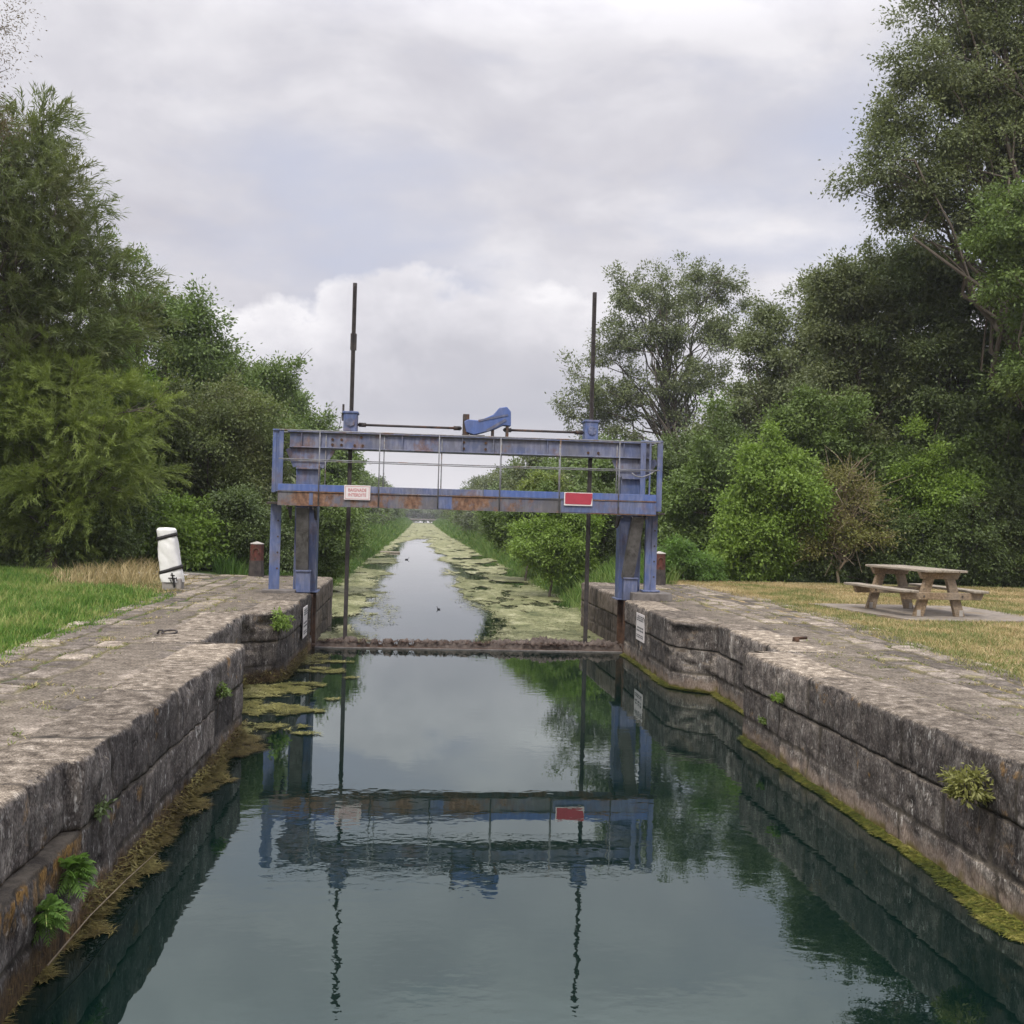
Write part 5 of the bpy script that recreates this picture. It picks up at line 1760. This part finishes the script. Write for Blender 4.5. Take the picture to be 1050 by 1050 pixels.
# ------------------------------------------------------------------ plants on the walls
def fern(name, label, P, size, n_fronds, mat, seed, out=(1, 0, 0)):
    rng = np.random.default_rng(seed)
    P = np.array(P, float)
    root = empty(name, tuple(P), label, 'plant')
    V, F, SV, SF, b, sb = [], [], [], [], 0, 0
    for k in range(n_fronds):
        o = np.array(out) * rng.uniform(.3, 1.) + rng.normal(0, .55, 3) + np.array((0, 0, rng.uniform(-.15, .75)))
        o /= np.linalg.norm(o)
        L = size * rng.uniform(.6, 1.1)
        st = P + rng.normal(0, .12 * size, 3) * np.array((.15, 1, .8))
        side = np.cross(o, (0, 0, 1)); side /= np.linalg.norm(side) + 1e-6
        nrm = np.cross(side, o)
        m = 13
        prev = None
        for q in range(m):
            u_ = q / (m - 1)
            c = st + o * L * u_ - np.array((0, 0, .45 * L * u_ ** 2))
            if prev is not None:
                w = side * .003
                SV += [prev - w, prev + w, c + w, c - w]
                SF.append([sb, sb + 1, sb + 2, sb + 3]); sb += 4
            prev = c
            ll = L * .34 * math.sin(math.pi * min(1, .12 + u_ * .88)) + .012
            for sg in (-1, 1):
                if q == 0: continue
                dr = side * sg * .85 + o * .55 + nrm * rng.normal(0, .15)
                dr /= np.linalg.norm(dr)
                wv = o * ll * .17
                tip = c + dr * ll - np.array((0, 0, ll * .25))
                mid = c + dr * ll * .45
                V += [c, mid - wv, tip, mid + wv]
                F.append([b, b + 1, b + 2, b + 3]); b += 4
    mesh_np('fronds', np.array(V), [np.array(F)], M[mat], root)
    mesh_np('stem', np.array(SV), [np.array(SF)], M['grass_green'], root)
fern('wall_fern', 'large bright green fern on the left lock wall in the foreground', (-1.96, 6.12, -.55), .15, 44, 'fern', 1)
fern('wall_fern', 'smaller lower fern beside the large fern on the left lock wall', (-1.96, 5.74, -.66), .13, 34, 'fern', 2)
def tuft(label, P, size, n, mat, seed, out, leaf=(.05, .02)):
    rng = np.random.default_rng(seed)
    root = empty('wall_plant', P, label, 'plant')
    L = [(P[0] + out * size * .5, P[1], P[2], size * .6, size, size * .9)]
    (V, F), (TV, TF) = tree_mesh(L, seed, n, leaf, size * .4, 'leaf', (P[0], P[1], P[2] - size * .9), .004, 6, .75, -1.)
    mesh_np('leaves', V, [F], M[mat], root)
    mesh_np('stem', TV, [TF], M['bark'], root, True)
tuft('olive-yellow cushion plant high on the right lock wall in the foreground', (3.96, 6.9, -.30), .15, 900, 'leaf_yellow', 3, -1, (.05, .018))
tuft('small green tuft in a joint of the right lock wall', (3.96, 10.75, -.37), .08, 260, 'leaf_bright', 4, -1, (.045, .02))
tuft('green tuft hanging on the corner of the left gate recess', (-2.12, 15.75, -.16), .17, 700, 'leaf_bright', 5, 1, (.06, .026))
tuft('small green tuft in a joint of the left lock wall', (-1.97, 10.45, -.32), .09, 260, 'leaf_green', 6, 1, (.045, .02))
tuft('dark green sprig under the coping of the left wall near the fern', (-2.03, 6.75, -.42), .09, 240, 'leaf_dark', 7, 1, (.04, .018))
tuft('low sprig on the right lock wall near the gate recess corner', (3.97, 11.35, -.75), .06, 140, 'leaf_green', 8, -1, (.04, .018))
b = MB()
b.tube([(-1.93, 5.7, -.93), (-1.9, 6.3, -.90), (-1.88, 7.0, -.93), (-1.86, 7.7, -.98)], [.0045, .004, .0035, .002], 6)
tag(b.build('dead_stem', M['bark_pale']), 'thin dead stem lying along the left wall at the waterline', 'stem')

# ------------------------------------------------------------------ far end of the canal, birds and flotsam
fb = empty('footbridge', (.2, 300, 0), 'distant grey footbridge with railings across the canal', 'footbridge')
b = MB()
b.span(-14, 14, 299.2, 300.8, -.25, .15, .02)
b.build('deck', M['concrete'], fb)
b = MB()
for z in (.75, 1.25, 1.75):
    b.span(-3.6, 3.8, 299.2, 299.3, z - .06, z + .06, 0)
for k in range(6):
    x = -3.55 + k * 1.45
    b.span(x - .07, x + .07, 299.2, 299.34, .15, 1.85, 0)
b.build('railing', M['steel_grey'], fb)
b = MB()
for x in (-3.6, 3.8):
    b.span(x - .5, x + .5, 299.3, 300.7, -1.6, -.25, .02)
b.build('abutment', M['concrete_dark'], fb)

def bird(x, y, s, rz, label):
    root = empty('water_bird', (x, y, WATER), label, 'bird')
    me = bpy.data.meshes.new('body'); bm = bmesh.new()
    prof = [(-.20, .06, .008), (-.15, .05, .035), (-.08, .04, .062), (.0, .035, .075), (.08, .04, .07), (.13, .06, .05), (.155, .10, .035), (.165, .145, .03), (.18, .185, .036), (.205, .195, .034), (.23, .185, .018), (.265, .175, .008)]
    rings = []
    for (px, pz, r) in prof:
        rings.append([bm.verts.new((px * s, r * math.cos(a) * s, (pz + r * math.sin(a) * .85) * s)) for a in np.linspace(0, 2 * math.pi, 11)[:-1]])
    for a, c in zip(rings, rings[1:]):
        for k in range(10):
            f = bm.faces.new((a[k], a[(k + 1) % 10], c[(k + 1) % 10], c[k])); f.smooth = True
    bm.faces.new(rings[0][::-1]); bm.faces.new(rings[-1])
    bm.to_mesh(me); bm.free()
    me.materials.append(M['bird'])
    o = link('body', me); o.parent = root
    root.rotation_euler = (0, 0, rz)
bird(.55, 28.1, .36, 2.3, 'small dark water bird nearer the gate on open water')
bird(-.74, 57.9, .6, .3, 'farther dark water bird in the open channel')
b = MB()
b.box((-2.0, 67.2, WATER + .04), (1.4, .6, .12), None, .03)
tag(b.build('floating_raft', M['wood_grey']), 'grey wooden raft in the weed by the left bank', 'raft')

# ------------------------------------------------------------------ damp air over the canal
b = MB()
b.span(-960, 960, -70, 2300, -2.6, 24, 0)
hz = b.build('haze', bpy.data.materials.new('haze'))
hm = hz.data.materials[0]
hm.use_nodes = True
hm.node_tree.nodes.clear()
ho = hm.node_tree.nodes.new('ShaderNodeOutputMaterial')
hv = hm.node_tree.nodes.new('ShaderNodeVolumePrincipled')
hv.inputs['Color'].default_value = (.86, .88, .92, 1)
hv.inputs['Density'].default_value = .0005
hv.inputs['Anisotropy'].default_value = .2
hm.node_tree.links.new(hv.outputs[0], ho.inputs['Volume'])
tag(hz, 'thin damp air that pales the far trees', 'haze', kind='stuff')

# ------------------------------------------------------------------ render settings
scene.view_settings.view_transform = 'Standard'
scene.view_settings.look = 'None'
scene.view_settings.exposure = 0.35
scene.view_settings.gamma = 1
scene.render.engine = 'CYCLES'
cy = scene.cycles
cy.use_denoising = True
cy.max_bounces = 7
cy.volume_bounces = 0
cy.diffuse_bounces = 3
cy.glossy_bounces = 3
cy.transmission_bounces = 4
cy.transparent_max_bounces = 4
cy.caustics_reflective = False
cy.caustics_refractive = False
